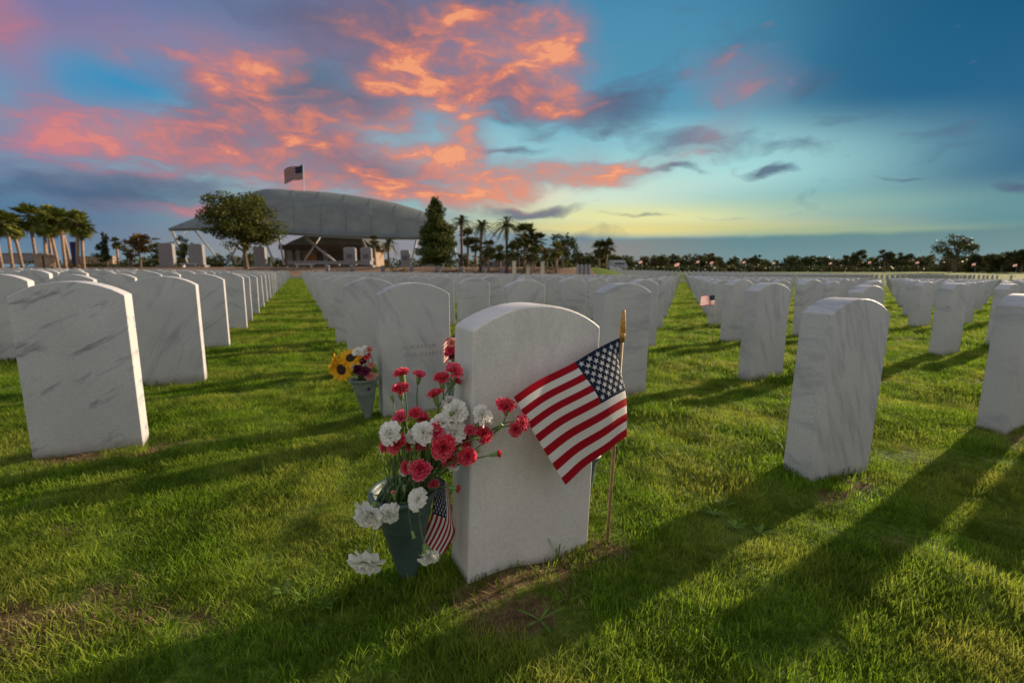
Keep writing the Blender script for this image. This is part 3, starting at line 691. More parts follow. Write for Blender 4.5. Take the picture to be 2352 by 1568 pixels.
def flower(pos, rad, facing, bloom, label, base, group, name='carnation', calyx=True, mouth=None, rs=random, cat='carnation', droop=False):
    pos = Vector(pos); n = Vector(facing).normalized(); e_ = empty(name, base); tag(e_, label, cat, group); b = Vector(base)
    q = n.to_track_quat('Z', 'Y') @ Quaternion((0, 0, 1), rs.random() * 6.28)
    child('bloom', bloom, e_, pos - b, q, (rad * rs.uniform(.88, 1.12), rad * rs.uniform(.88, 1.12), rad * rs.uniform(.8, 1.15)))
    cs = rad if rad > .016 else rad * 1.3
    cs = min(cs * 1.1, .026)
    if calyx: child('calyx', me_calyx, e_, pos - b - n * .05 * rad, q, cs * .95)
    end = pos - n * cs * 1.15; m_ = Vector(mouth) if mouth is not None else b + Vector((0, 0, .15))
    dist = (end - m_).length
    pts = bez(b, b + (m_ - b) * .6, m_, m_ + (end - m_) * .05, 4)[:-1] + bez(m_, m_ + (m_ - b).normalized() * dist * (.35 if not droop else .12) + Vector((0, 0, .03 if droop else 0)), end - n * dist * .30, end, 9)
    pts = [p - b for p in pts]
    mb = MB(); mb.tube(pts, .0014, 6)
    for k in (5, 8):                                        # narrow paired leaves at the joints
        p = pts[k]; d = (pts[k + 1] - pts[k - 1]).normalized(); mb.tube([p - d * .002, p, p + d * .002], [.0014, .0022, .0014], 6)
        for sg in (1, -1):
            sd_ = d.cross(Vector((rs.uniform(-1, 1), rs.uniform(-1, 1), .3))).normalized() * sg; ll = rs.uniform(.018, .035)
            a_ = p; b1 = p + (d * .7 + sd_ * .5) * ll * .6; c_ = p + (d * .7 + sd_ * 1.0) * ll; wv = d.cross(sd_).normalized() * .0018
            mb.add([a_ - wv * .6, a_ + wv * .6, b1 - wv, b1 + wv, c_], [(0, 1, 3, 2), (2, 3, 4)])
    mb.obj('stem', m_stem, e_, smooth=True)
    return e_
def cz(px, py): return 1350 * .6125 + px * (700 / 1220) * .6125, 1300 * .6125 + py * (900 / 1568) * .6125
RED = [  # x,y in the bouquet crop, radius px there, depth, facing (x,y,z), label
    (272, 178, 54, .955, (-.1, -.25, 1), 'red carnation at the very top left of the bouquet, seen from the side'),
    (388, 186, 44, .950, (.25, -.3, 1), 'red carnation on the top, right of the tallest left one, leaning right'),
    (260, 272, 54, .945, (-.05, -.3, 1), 'red carnation just below the top left one, seen from the side'),
    (490, 312, 54, .93, (-.15, -.25, 1), 'red carnation left of the top right cluster, below the pink one'),
    (617, 160, 60, .93, (.25, -.5, .9), 'highest red carnation, touching the left edge of the centre headstone'),
    (530, 204, 56, .94, (-.1, -.2, 1), 'rose pink carnation left of the highest one'),
    (628, 218, 34, .965, (.6, 0, .7), 'small half hidden red carnation under the highest one'),
    (262, 462, 54, .94, (-.3, -.5, .8), 'flattened red carnation left of the middle, above the left white one'),
    (362, 438, 48, .93, (-.1, -.6, .8), 'coral red carnation in the middle left, above the white ones'),
    (412, 470, 52, .95, (.1, -.3, .9), 'deep red carnation behind the coral one'),
    (500, 548, 58, .885, (-.1, -.9, .4), 'rose red carnation between the two white clusters'),
    (545, 655, 76, .865, (.05, -.95, .25), 'big open red carnation in the very middle facing the camera'),
    (704, 712, 62, .875, (.35, -.85, .15), 'red carnation right of the big middle one, half open'),
    (588, 744, 54, .905, (.0, -.8, -.1), 'dark red carnation below the big middle one'),
    (240, 632, 62, .89, (-.4, -.7, .5), 'red carnation under the leftmost white flower'),
    (160, 645, 44, .905, (-.7, -.4, .3), 'red carnation at the far left edge of the bouquet'),
    (390, 798, 80, .85, (.05, -1, .05), 'largest crimson carnation, low at the front'),
    (300, 782, 44, .875, (-.8, -.5, .2), 'red carnation tucked left of the largest crimson one'),
    (812, 570, 60, .90, (.5, -.5, .4), 'deep red carnation right of centre, against the stone'),
    (722, 552, 50, .905, (.0, -.3, .8), 'rose carnation seen from behind, right of the middle whites'),
    (690, 610, 44, .915, (-.3, -.5, .4), 'dark red carnation deep inside the right side'),
    (956, 388, 62, .88, (.0, -.6, .8), 'upper red carnation of the right hand trio over the headstone'),
    (1062, 498, 62, .875, (.8, -.5, .3), 'rightmost red carnation, touching the flag'),
    (1015, 538, 50, .865, (-.1, -.95, -.1), 'rose red carnation lowest of the right hand trio'),
    (620, 645, 40, .90, (.6, -.6, .3), 'small red carnation peeping out right of the big middle one'),
    (480, 895, 40, .91, (.2, -.6, -.3), 'dark red carnation hidden among the stems'),
    (325, 640, 40, .915, (0, -.6, .3), 'red carnation hidden behind the left white flowers'),
    (395, 628, 44, .92, (0, -.6, .5), 'red carnation in the shade between the white flowers')]
WHT = [
    (194, 568, 70, .875, (-.3, -.9, .25), 'round white carnation at the left of the bouquet'),
    (338, 590, 46, .90, (-.3, -.8, .3), 'small white carnation left of the central whites'),
    (415, 560, 66, .875, (-.1, -.85, .5), 'white carnation left of centre, petals open upward'),
    (535, 488, 66, .90, (.0, -.5, .9), 'white carnation top of the central cluster'),
    (620, 560, 70, .90, (.2, -.7, .5), 'white carnation right of the central cluster'),
    (628, 415, 70, .91, (.2, -.7, .6), 'upper white carnation in front of the headstone corner'),
    (592, 352, 46, .945, (.0, -.2, 1), 'shaded white carnation behind the upper white one'),
    (800, 448, 62, .90, (.4, -.6, .7), 'white carnation on the right with spiky petals, against the stone'),
    (278, 815, 32, .90, (-.6, -.6, 0), 'small white carnation low on the left, partly hidden'),
    (380, 992, 62, .85, (.05, -.9, .4), 'white carnation resting on the front rim of the vase'),
    (62, 1092, 84, .83, (-.1, -.9, -.25), 'big white carnation hanging outside the vase on the left'),
    (190, 1090, 66, .835, (.3, -.9, -.1), 'white carnation hanging over the left rim, right of the big hanging one'),
    (42, 1412, 84, .815, (-.05, -.8, -.5), 'lowest left white carnation hanging upside down near the grass'),
    (450, 1365, 66, .83, (.45, -.8, -.35), 'cream white carnation hanging low in front of the small flag'),
    (615, 775, 40, .905, (.3, -.7, 0), 'small white carnation half hidden in the lower right')]
BUD = [(900, 698, 30, .875, (.9, -.3, .3), B_budr, 'long stemmed red carnation bud pointing right over the headstone'),
       (634, 925, 32, .88, (.95, -.3, .0), B_budr, 'red carnation bud low on the right beside the headstone edge'),
       (222, 958, 26, .865, (-.05, -.1, 1), B_budp, 'closed pink carnation bud standing inside the vase')]
frs = random.Random(21); GRP = 'carnations in the dark green vase'
def vpt(dx, dy, z): return VB + Vector((dx, dy, z))
def add_bouquet():
    for lst, meshes in ((RED, B_red), (WHT, B_white)):
        for i, (x, y, r, Y, fc, lab) in enumerate(lst):
            X_, Y_ = cz(x, y); p = W(X_, Y_, Y); rad = r * .3515 / 1045 * Y * (1.22 if meshes is B_red else 1.42 if r > 80 else 1.24)
            d = p - VB; hang = lab.startswith(('big white', 'lowest left', 'cream white')) or 'over the left rim' in lab
            k = min(1, .045 / max(.001, math.hypot(d.x, d.y))) ; m_ = VB + Vector((d.x * k * .95, d.y * k * .8, VH + (.012 if hang else -.015)))
            if hang: m_ = VB + Vector((d.x, d.y, 0)).normalized() * .064 + Vector((0, 0, VH + .010))
            flower(p, rad, fc, (B_fan[i % 3] if (meshes is B_red and fc[2] > .75) else meshes[i % 3]), lab, VB + Vector((frs.uniform(-.004, .004), frs.uniform(-.004, .004), .02)), GRP, mouth=m_, rs=frs, droop=hang)
    for i, (x, y, r, Y, fc, me_, lab) in enumerate(BUD):
        X_, Y_ = cz(x, y); p = W(X_, Y_, Y); d = p - VB; k = min(1, .045 / max(.001, math.hypot(d.x, d.y))); m_ = VB + Vector((d.x * k, d.y * k * .8, VH - .02))
        flower(p, r * .3515 / 1045 * Y * 1.25, fc, me_, lab, VB + Vector((0, 0, .02)), GRP, mouth=m_, rs=frs)
    # loose green bud stems (one spray)
    sp = empty('bud_spray', VB + Vector((0, 0, .02))); tag(sp, 'bare green stems with small closed buds among the carnations', 'flower buds', GRP)
    for (x, y, Y, fc) in [(206, 322, .94, (-.3, 0, 1)), (925, 508, .89, (.5, -.2, 1)), (352, 1243, .84, (.3, -.2, -1)), (595, 430, .895, (0, -.4, 1)), (780, 595, .88, (.9, -.3, .2)), (785, 500, .895, (.7, -.3, .6)), (345, 650, .875, (0, -.3, 1)), (475, 615, .87, (.1, -.5, .8)), (775, 678, .885, (.9, 0, .3)), (288, 905, .87, (0, 0, 1)), (655, 665, .87, (.3, -.4, .8))]:
        X_, Y_ = cz(x, y); p = W(X_, Y_, Y) - sp.location; n = Vector(fc).normalized()
        child('bud', me_calyx, sp, p, n.to_track_quat('Z', 'Y'), .011)
        m2 = Vector((p.x, p.y, 0)).normalized() * .04 + Vector((0, 0, VH - .03))
        ms = MB(); ms.tube([Vector((0, 0, 0)), m2 * .6, m2] + bez(m2, m2 + Vector((0, 0, .04)), p - n * .05, p - n * .012, 6)[1:], .0012, 6); ms.obj('stem', m_stem, sp, smooth=True)
add_bouquet()
# spare leaves / stems filling the vase mouth
ml = MB(); lrs = random.Random(3)
for _ in range(90):
    a = lrs.random() * 6.28; r0 = lrs.random() * .04; p0 = Vector((r0 * math.cos(a) * .5, r0 * math.sin(a) * .5, .06)); a2 = a + lrs.uniform(-.5, .5)
    r1 = lrs.uniform(.02, .085); p1 = Vector((r1 * math.cos(a2) + .02, r1 * math.sin(a2) * .8 - .01, VH + lrs.uniform(.02, .15)))
    pm = Vector((r0 * math.cos(a), r0 * math.sin(a), VH - .02))
    pts = bez(p0, pm, pm + (p1 - pm) * .4 + Vector((0, 0, .02)), p1, 6)
    if lrs.random() < .5: ml.tube(pts, .0013, 5)
    else:
        for i in range(6):
            w0 = .0022 * (1 - i / 6.2); w1 = .0022 * (1 - (i + 1) / 6.2); sv = Vector((-math.sin(a2), math.cos(a2), 0))
            ml.add([pts[i] - sv * w0, pts[i] + sv * w0, pts[i + 1] + sv * w1, pts[i + 1] - sv * w1], [(0, 1, 2, 3)])
o = ml.obj('greenery', m_stem, None, smooth=True, loc=VB); tag(o, 'tangle of thin green stems and leaves filling the dark green vase', 'greenery', kind='stuff')

# vase of sunflowers beside the inscribed stone
v2 = Vector((W(845, 950, 2.03).x, 2.03, 0)); H2 = .178
vase(v2, H2, .062, 'pale green cone vase of sunflowers left of the inscribed headstone', mat=m_vase2, tilt=(0, R(-3)))
m_seed = plain('seed_disc', (.025, .013, .006), .9, .4, 300, bmp=.4)
def sunflower_mesh(seed):
    rs = random.Random(seed); V = []; F = []; A = []
    for ring, n in ((0, 17), (1, 15)):
        for k in range(n):
            a = 2 * PI * (k + ring * .5 + rs.uniform(-.2, .2)) / n; L_ = rs.uniform(.8, 1.05) - .08 * ring; wv = .13; o = len(V)
            dz = rs.uniform(-.12, .2) + ring * .12
            for t, w_ in ((.33, .5), (.55, 1), (.8, .8), (1, .05)):
                for s in (-1, 0, 1):
                    p = Vector((L_ * t, s * wv * w_, dz * t * t + (.04 if s else 0) * w_)); c_, s_ = math.cos(a), math.sin(a)
                    V.append((p.x * c_ - p.y * s_, p.x * s_ + p.y * c_, p.z)); A.append(t)
            for i in range(3):
                for j in range(2): F.append((o + i * 3 + j, o + i * 3 + j + 1, o + i * 3 + j + 4, o + i * 3 + j + 3))
    me = bpy.data.meshes.new('petals'); me.from_pydata(V, [], F); me.materials.append(P_yel); at = me.attributes.new('rim', 'FLOAT', 'POINT'); at.data.foreach_set('value', A)
    me.polygons.foreach_set('use_smooth', [True] * len(F)); return me
md_ = MB(); md_.lathe([(.38, 0), (.37, .08), (.25, .13), (.001, .11)], 20); me_disc = md_.mesh('seed_disc', m_seed, True)
S2 = 'flowers in the sunflower vase'
for i, (x, y, r, Y, fc, lab) in enumerate([(785, 848, 34, 1.955, (-.35, -1, 0), 'front sunflower with dark centre facing the camera'), (806, 822, 30, 1.97, (.1, -.7, .7), 'upper sunflower facing up, behind the front one'),
                                           (768, 830, 28, 1.99, (-.8, -.3, .5), 'leftmost sunflower seen from the side'), (838, 842, 20, 2.04, (.0, .2, 1), 'sunflower half hidden behind the purple blooms')]):
    if i == 3: continue
    p = W(x, y, Y); e_ = empty('sunflower', v2 + Vector((0, 0, .02))); tag(e_, lab, 'sunflower', S2); n = Vector(fc).normalized(); q = n.to_track_quat('Z', 'Y'); rad = r / 1045 * Y
    ph = child('petals', sunflower_mesh(i), e_, p - e_.location, q, rad); child('seed_disc', me_disc, e_, p - e_.location, q, rad)
    ms = MB(); m2 = Vector((-.02, 0, H2 - .02)); ms.tube([Vector((0, 0, 0)), m2] + bez(m2, m2 + Vector((0, 0, .03)), p - e_.location - n * .05, p - e_.location - n * .004, 6)[1:], .0028, 6); ms.obj('stem', m_stem, e_, smooth=True)
D_white = bloom_mesh('bloom', P_white, 31, 1, [(1, 80, 9), (.8, 60, 8), (.5, 30, 6)]); D_pink = bloom_mesh('bloom', P_salm, 32, 1, [(1, 80, 9), (.8, 55, 8), (.5, 30, 6)])
D_pur = bloom_mesh('bloom', P_pur, 33, 1, [(1, 80, 9), (.8, 55, 8), (.5, 30, 6)]); D_crim = bloom_mesh('bloom', P_red, 34, .9, [(1, 80, 9), (.8, 55, 8), (.5, 30, 6)])
for i, (x, y, r, me_, lab) in enumerate([(822, 808, 14, D_white, 'white daisy above the sunflowers'), (838, 806, 14, D_white, 'second white daisy, right of the first'), (848, 802, 9, D_pink, 'pink flower at the top right of the sunflower vase'),
        (833, 828, 12, D_pur, 'plum chrysanthemum right of the upper sunflower'), (822, 848, 12, D_pur, 'plum chrysanthemum right of the front sunflower'), (838, 852, 12, D_pur, 'plum chrysanthemum low over the vase rim'), (853, 838, 8, D_pink, 'small pink flower touching the inscribed stone'),
        (852, 864, 13, D_pink, 'pale pink daisy on the right rim of the sunflower vase'), (843, 818, 9, D_crim, 'crimson flower between the daisies and the stone'), (812, 830, 9, D_white, 'small white daisy between the sunflowers'), (847, 893, 4, D_pur, 'tiny plum bloom hanging in front of the sunflower vase')]):
    p = W(x, y, 1.975 if i < 10 else 1.955); rad = r / 1045 * 1.98; d = p - v2
    flower(p, rad, (.1 * (i % 3 - 1), -.7, .7), me_, lab, v2 + Vector((0, 0, .02)), S2, name='daisy' if me_ is D_white else 'garden_flower', cat='flower', calyx=False, mouth=v2 + Vector((max(-.04, min(.04, d.x)), 0, H2)), rs=frs)
g2 = MB()
for _ in range(70):
    a = lrs.random() * 6.28; r1 = lrs.uniform(.02, .06); p1 = Vector((r1 * math.cos(a), r1 * math.sin(a), H2 + lrs.uniform(.01, .09)))
    pm = Vector((p1.x * .5, p1.y * .5, H2 - .02)); pts = bez(Vector((0, 0, .05)), pm, pm, p1, 4); sv = Vector((-math.sin(a), math.cos(a), 0))
    for i in range(4):
        w0, w1 = (.004, .006, .005, .003, .0005)[i:i + 2]; g2.add([pts[i] - sv * w0, pts[i] + sv * w0, pts[i + 1] + sv * w1, pts[i + 1] - sv * w1], [(0, 1, 2, 3)])
o = g2.obj('greenery', m_stem, None, loc=v2); tag(o, 'green leaves between the blooms of the sunflower vase', 'greenery', kind='stuff')
# third vase, mostly hidden between the two stones
v3 = Vector((W(1048, 900, 1.97).x, 1.97, 0)); vase(v3, .19, .05, 'green cone vase almost hidden behind the left edge of the centre headstone', mat=m_vase2)
for i, (x, y, r, me_, lab) in enumerate([(1034, 803, 13, D_crim, 'dark red bloom left of the centre headstone edge'), (1041, 815, 13, D_pur, 'plum bloom lowest beside the centre headstone edge'), (1038, 786, 12, D_pink, 'salmon bloom lit from behind, beside the centre headstone edge'), (1028, 812, 8, D_crim, 'small dark red bloom farthest left of the hidden vase'), (1052, 800, 13, D_crim, 'dark red bloom partly behind the centre headstone')]):
    flower(W(x, y, 1.95), r / 1045 * 1.95, (-.4, -.7, .5), me_, lab, v3 + Vector((0, 0, .02)), 'flowers behind the centre headstone', name='garden_flower', cat='flower', mouth=v3 + Vector((0, 0, .17)), rs=frs)
v4 = Vector((W(1338, 1190, 1.17).x, 1.19, 0)); vase(v4, .17, .045, 'dark green vase showing as a sliver behind the right edge of the centre headstone')
# weeds
m_weed = leafy('weed_leaves', [(.10, .20, .03), (.16, .26, .05)], .3)
def weed(loc, n, ln, wd, label, seed, up=.5):
    rs = random.Random(seed); mb = MB()
    for k in range(n):
        a = 2 * PI * k / n + rs.uniform(-.4, .4); d = Vector((math.cos(a), math.sin(a), 0)); s = Vector((-d.y, d.x, 0)); l = ln * rs.uniform(.6, 1.1); pr = None
        for t, w_ in ((0, .3), (.35, .8), (.7, 1), (1, .05)):
            p = d * l * t * (1 - up * .5) + Vector((0, 0, l * up * (t * 1.4 - .6 * t * t))); q = (p - s * wd * w_, p + s * wd * w_)
            if pr: mb.add([pr[0], pr[1], q[1], q[0]], [(0, 1, 2, 3)])
            pr = q
    o = mb.obj('weed', m_weed, None, loc=(loc.x, loc.y, float(gh(loc.x, loc.y)) + .004)); tag(o, label, 'weed', 'weeds in the lawn')
weed(G(1283, 1262), 6, .075, .0022, 'spiky grass tuft growing at the foot of the centre headstone', 1, 1.1)
weed(G(1240, 1420), 5, .06, .003, 'flat green weed in the brown soil in front of the centre headstone', 2, .2)
for i, (x, y) in enumerate([(1640, 1160), (1690, 1190), (1590, 1120), (1750, 1190), (1665, 1130)]): weed(G(x, y), 8, .045, .004, ['broad leaved weed in the shadow left of the streaked stone', 'second broad leaved weed nearest the camera in the right hand shadow', 'low leafy weed in the grass right of the flag stick', 'leafy weed just below the streaked right stone', 'small leafy weed farthest back in the right hand weed patch'][i], 10 + i, .45)
for i, (x, y) in enumerate([(700, 1360), (650, 1350), (745, 1375)]): weed(G(x, y), 7, .036, .0035, ['plantain weed in the dark grass left of the vase', 'leftmost plantain weed left of the vase', 'plantain weed closest to the vase'][i], 20 + i, .4)
for i, (x, y) in enumerate([(683, 1168), (605, 1082), (960, 590)][:2]): weed(G(x, y), 3, .05, .0016, ['pale dry grass stalk standing up left of the vase', 'tall dry grass stalk in the lit lawn left of the vase'][i], 30 + i, 1.4)

# ------------------------------------------------------------------ far setting: road, kerb, mulch beds
m_road = plain('asphalt', (.085, .075, .068), .9, .2, 1.5); m_kerb = plain('concrete', (.42, .40, .37), .85, .15, 3); m_mulch = plain('mulch', (.22, .125, .070), .95, .35, 2.5)
def strip(name, x0, x1, y0, y1, dz, mat, n=60, kind='structure', th=None):
    mb = MB(); ny = 14
    for j in range(ny + 1):
        for i in range(n + 1):
            x = x0 + (x1 - x0) * i / n; y = y0 + (y1 - y0) * j / ny; mb.v.append((x, y, float(gh(x, y)) + dz))
    for j in range(ny):
        for i in range(n):
            a = j * (n + 1) + i; mb.f.append((a, a + 1, a + n + 2, a + n + 1)); mb.m.append(0)
    o = mb.obj(name, mat, None, smooth=True); tag(o, kind=kind); return o
strip('road', -90, 16, 40.6, 45.4, .02, m_road)
def kerb(y0, y1):
    mb = MB(); n = 60
    for i in range(n + 1):
        x = -90 + 106 * i / n; z = float(gh(x, y0)); mb.v += [(x, y0, z - .1), (x, y0, z + .14), (x, y1, z + .14), (x, y1, z - .1)]
    for i in range(n):
        for k in range(3): a = i * 4 + k; mb.f.append((a, a + 4, a + 5, a + 1)); mb.m.append(0)
    tag(mb.obj('kerb', m_kerb), kind='structure')
kerb(40.35, 40.65); kerb(45.4, 45.7)
strip('mulch_bed', -80, 9, 45.72, 60, .02, m_mulch, 120)
strip('plaza_paving', -80, 9, 60.2, 130, .02, plain('paving', (.20, .17, .15), .9, .15, .8), 60)

# ------------------------------------------------------------------ trees
TRUNK = plain('bark', (.12, .085, .06), .9, .35, 6, bmp=.4); TRUNK2 = plain('palm_trunk', (.28, .19, .13), .9, .3, 5)
LEAF = {'oak': leafy('oak_leaves', [(.04, .058, .012), (.08, .098, .02), (.14, .145, .03), (.055, .075, .014)], .25, patch=(.13, .13, .028), pscale=.45),
        'dark': leafy('dark_leaves', [(.028, .042, .012), (.050, .070, .018), (.08, .095, .025)], .2),
        'cyp': leafy('cypress_leaves', [(.035, .062, .014), (.065, .10, .022), (.12, .15, .03)], .25, patch=(.12, .12, .03), pscale=.6),
        'aut': leafy('autumn_leaves', [(.22, .11, .035), (.28, .16, .04), (.14, .10, .03)], .3),
        'olive': leafy('olive_leaves', [(.10, .10, .03), (.15, .14, .04), (.07, .07, .02)], .3),
        'palm': leafy('palm_fronds', [(.06, .085, .015), (.13, .15, .025), (.21, .21, .04)], .25),
        'pdark': leafy('date_palm_fronds', [(.045, .055, .018), (.075, .085, .025), (.12, .12, .035)], .2),
        'far': leafy('distant_foliage', [(.035, .048, .018), (.060, .075, .026), (.10, .11, .035)], .2, patch=(.09, .08, .03), pscale=.12)}
def crown_mesh(mb, blobs, dens, ls, rs):
    for (c, r) in blobs:
        c = Vector(c); rv = Vector(r) if hasattr(r, '__len__') else Vector((r, r, r)); n = int(dens * (rv.x * rv.z))
        for _ in range(n):
            d = Vector((rs.gauss(0, 1), rs.gauss(0, 1), rs.gauss(0, 1))).normalized(); k = rs.random() ** .45
            p = c + Vector((d.x * rv.x, d.y * rv.y, d.z * rv.z)) * k
            a = Vector((rs.gauss(0, 1), rs.gauss(0, 1), rs.gauss(0, .6))).normalized(); b = a.cross(Vector((rs.gauss(0, 1), rs.gauss(0, 1), rs.gauss(0, 1)))).normalized()
            l = ls * rs.uniform(.6, 1.3); mb.add([p - a * l, p + b * l * .5, p + a * l, p - b * l * .5], [(0, 1, 2, 3)])
def tree(px, top, base, halfw, Y, kind, label, seed, shape='round', ls=.14, dens=60, trunk=.16, crown0=None, group=None, name='tree', nbl=26, z0=None, tpx=None):
    """tree whose foot stands at px, crown spans the given heights (photo rows) at distance Y"""
    rs = random.Random(seed); pb = W(px, base, Y); zt = W(px, top, Y).z; zb = float(gh(pb.x, Y)) if z0 is None else z0; b = Vector((pb.x, Y, zb)); hw = halfw / 1045 * Y * 1.01
    H = zt - zb; c0 = (W(px, crown0, Y).z - zb) if crown0 else H * .3
    e_ = empty(name, b); tag(e_, label, 'tree', group); blobs = []; ch = H - c0
    for i in range(nbl):
        t = (i + .5) / nbl if shape != 'round' else rs.random()
        if shape == 'cone':
            rmax = hw * (1 - t) ** .75 * (.45 + .7 * rs.random()) * (1.15 if t > .08 else .7) + hw * .10; a = rs.random() * 6.28; rr_ = rmax * .72
            blobs.append(((rr_ * math.cos(a), rr_ * math.sin(a), c0 + ch * (t * .93)), (rmax * .45, rmax * .45, max(.25, ch * .075)))); blobs.append(((0, 0, c0 + ch * t * .9), (rmax * .5, rmax * .5, ch * .06)))
        elif shape == 'flat':
            a = rs.random() * 6.28; rr_ = hw * .75 * math.sqrt(rs.random()); zz = c0 + ch * (.25 + .65 * rs.random() * (1 - (rr_ / hw) ** 2 * .5)); blobs.append(((rr_ * math.cos(a), rr_ * math.sin(a), zz), (hw * .3, hw * .3, ch * .12)))
        else:
            a = rs.random() * 6.28; u = rs.uniform(-1, 1); rr_ = math.sqrt(1 - u * u); k = rs.uniform(.3, .9)
            blobs.append(((hw * k * rr_ * math.cos(a), hw * k * rr_ * math.sin(a), c0 + ch * (.5 + .5 * k * u)), (hw * rs.uniform(.13, .30), hw * .2, ch * rs.uniform(.05, .14))))
    mb = MB(); crown_mesh(mb, blobs, dens / (ls / .14) ** 2, ls, rs); mb.obj('crown', LEAF[kind], e_)
    tb = MB(); top_z = c0 + ch * (.8 if shape == 'cone' else .45)
    tb.tube([(0, 0, -.4), (0, 0, .2), (rs.uniform(-.1, .1), 0, c0 * .7), (rs.uniform(-.1, .1), 0, top_z)], [trunk * 1.4, trunk * 1.05, trunk * .8, trunk * .3], 8)
    for (c, r) in blobs[::2]:
        zz = min(c[2], top_z) * rs.uniform(.55, .8); zz = max(zz, c0 * .75); tb.tube([(0, 0, zz), (c[0] * .5, c[1] * .5, (zz + c[2]) / 2 + .1), c], [trunk * .45, trunk * .28, trunk * .1], 5)
    tb.obj('trunk', TRUNK, e_, smooth=True); return e_
def palm(px, top, base, r_px, Y, label, seed, kind='palm', trunk=.17, lean=0, date=False, group='palms', nf=None, z0=None):
    rs = random.Random(seed); x = W(px, 600, Y).x; zb = float(gh(x, Y)) if z0 is None else z0; rad = r_px * 1.24 / 1045 * Y; zt = W(px, top, Y).z
    hz = zt - zb - rad * (.75 if not date else .6); e_ = empty('date_palm' if date else 'cabbage_palm', (x, Y, zb)); tag(e_, label, 'palm tree', group)
    trunk *= .85; tp = Vector((lean, 0, hz)); tb = MB(); tb.tube([(0, 0, -.3), Vector((lean * .3, 0, hz * .4)), tp], [trunk * 1.15, trunk, trunk * .95], 9)
    for k in range(26):
        a = k * 2.4; z = hz * (.72 + .27 * k / 26); d = Vector((math.cos(a), math.sin(a), 0)); p = Vector((lean * z / hz, 0, z)); tb.tube([p + d * trunk * .6, p + d * trunk * 1.5 + Vector((0, 0, .22))], [.05, .03], 4)
    tb.obj('trunk', TRUNK2 if not date else TRUNK, e_, smooth=True); mb = MB(); n = (nf + 14 if nf else 0) or (34 if not date else 30)
    for k in range(n):
        a = k * 2.39996 + rs.uniform(-.2, .2); el = R(rs.uniform(-72, 85)) if not date else R(rs.uniform(-25, 75)); L_ = rad * rs.uniform(.85, 1.1) * (1.1 if date else 1)
        d = Vector((math.cos(a) * math.cos(el), math.sin(a) * math.cos(el), math.sin(el))); dr = (.22 if not date else .6) * L_
        ns = 8; pts = [tp + d * L_ * t + Vector((0, 0, -dr * t * t)) for t in [i / ns for i in range(ns + 1)]]
        mb.tube(pts, [.03 * (1 - .8 * i / ns) for i in range(ns + 1)], 3)
        if date:
            for i in range(1, ns + 1):
                for q in (0, .5):
                    p = pts[i - 1].lerp(pts[i], q); dd = (pts[i] - pts[i - 1]).normalized(); sd_ = dd.cross(Vector((0, 0, 1))).normalized(); ll = L_ * .24 * (1 - .4 * i / ns)
                    for sg in (1, -1):
                        e = p + (dd * .7 + sd_ * sg) * ll * .8 + Vector((0, 0, -.12 * ll)); mb.add([p - dd * .045, p + dd * .045, e], [(0, 1, 2)])
        else:
            c_ = pts[4]; dd = (pts[5] - pts[4]).normalized(); sd_ = dd.cross(Vector((0, 0, 1))); sd_ = sd_.normalized() if sd_.length > .01 else Vector((1, 0, 0)); up = sd_.cross(dd)
            for q in range(15):
                an = R(-115 + 230 * q / 14); v = dd * math.cos(an) + sd_ * math.sin(an); ll = L_ * .52 * (1 - .25 * abs(q - 7) / 7); e = c_ + v * ll + Vector((0, 0, -.25 * ll * rs.random())) ; s2 = v.cross(up).normalized() * .05 * L_ / 1.2
                mb.add([c_, c_ + v * ll * .6 + s2, e, c_ + v * ll * .6 - s2], [(0, 1, 2, 3)])
    mb.obj('fronds', LEAF[kind], e_); return e_
GL = 'cabbage palms at the far left'
for i, (px, top, r, Y, ln) in enumerate([(2, 488, 26, 50, 0), (26, 484, 27, 49, .2), (50, 497, 24, 52, -.3), (84, 468, 29, 51, 0), (105, 492, 24, 47, .3), (118, 472, 24, 54, .3), (133, 486, 26, 49, -.3), (148, 478, 25, 47, .2), (162, 480, 26, 52, -.4), (176, 484, 27, 46, .5), (190, 498, 24, 49, .3)]):
    palm(px, top, 617, r, Y, f"{['leftmost', 'second', 'third', 'fourth, tallest', 'fifth', 'sixth', 'seventh', 'eighth', 'ninth', 'tenth', 'rightmost'][i]} of the leaning cabbage palms at the far left", 40 + i, lean=ln * 1.3, group=GL, nf=30)
tree(245, 528, 600, 20, 60, 'dark', 'dark narrow evergreen right of the left palm group', 60, 'cone', dens=420, ls=.12, crown0=600, nbl=22)
palm(272, 545, 600, 12, 64, 'small palm peeping out right of the dark evergreen', 61)
tree(322, 528, 603, 34, 62, 'aut', 'orange brown autumn tree near the left memorial block', 62, dens=420, crown0=588, nbl=40, ls=.16)
tree(302, 570, 606, 22, 55, 'olive', 'small pale trunked tree in front of the autumn tree', 63, dens=380, crown0=596, ls=.1, trunk=.22)
tree(372, 545, 600, 42, 70, 'olive', 'olive green tree behind the left memorial block', 64, dens=480, crown0=596)
tree(425, 543, 602, 26, 66, 'dark', 'dark tree behind the second memorial block', 65, dens=480, crown0=600)
tree(566, 438, 612, 98, 52, 'oak', 'big spreading oak in front of the canopy roof', 66, dens=230, crown0=574, trunk=.26, nbl=120, ls=.15)
tree(1004, 447, 612, 46, 50, 'cyp', 'tall pointed cypress at the right end of the canopy roof', 67, 'cone', dens=430, crown0=602, trunk=.18, nbl=90, ls=.14)
GM = 'palms right of the cypress'
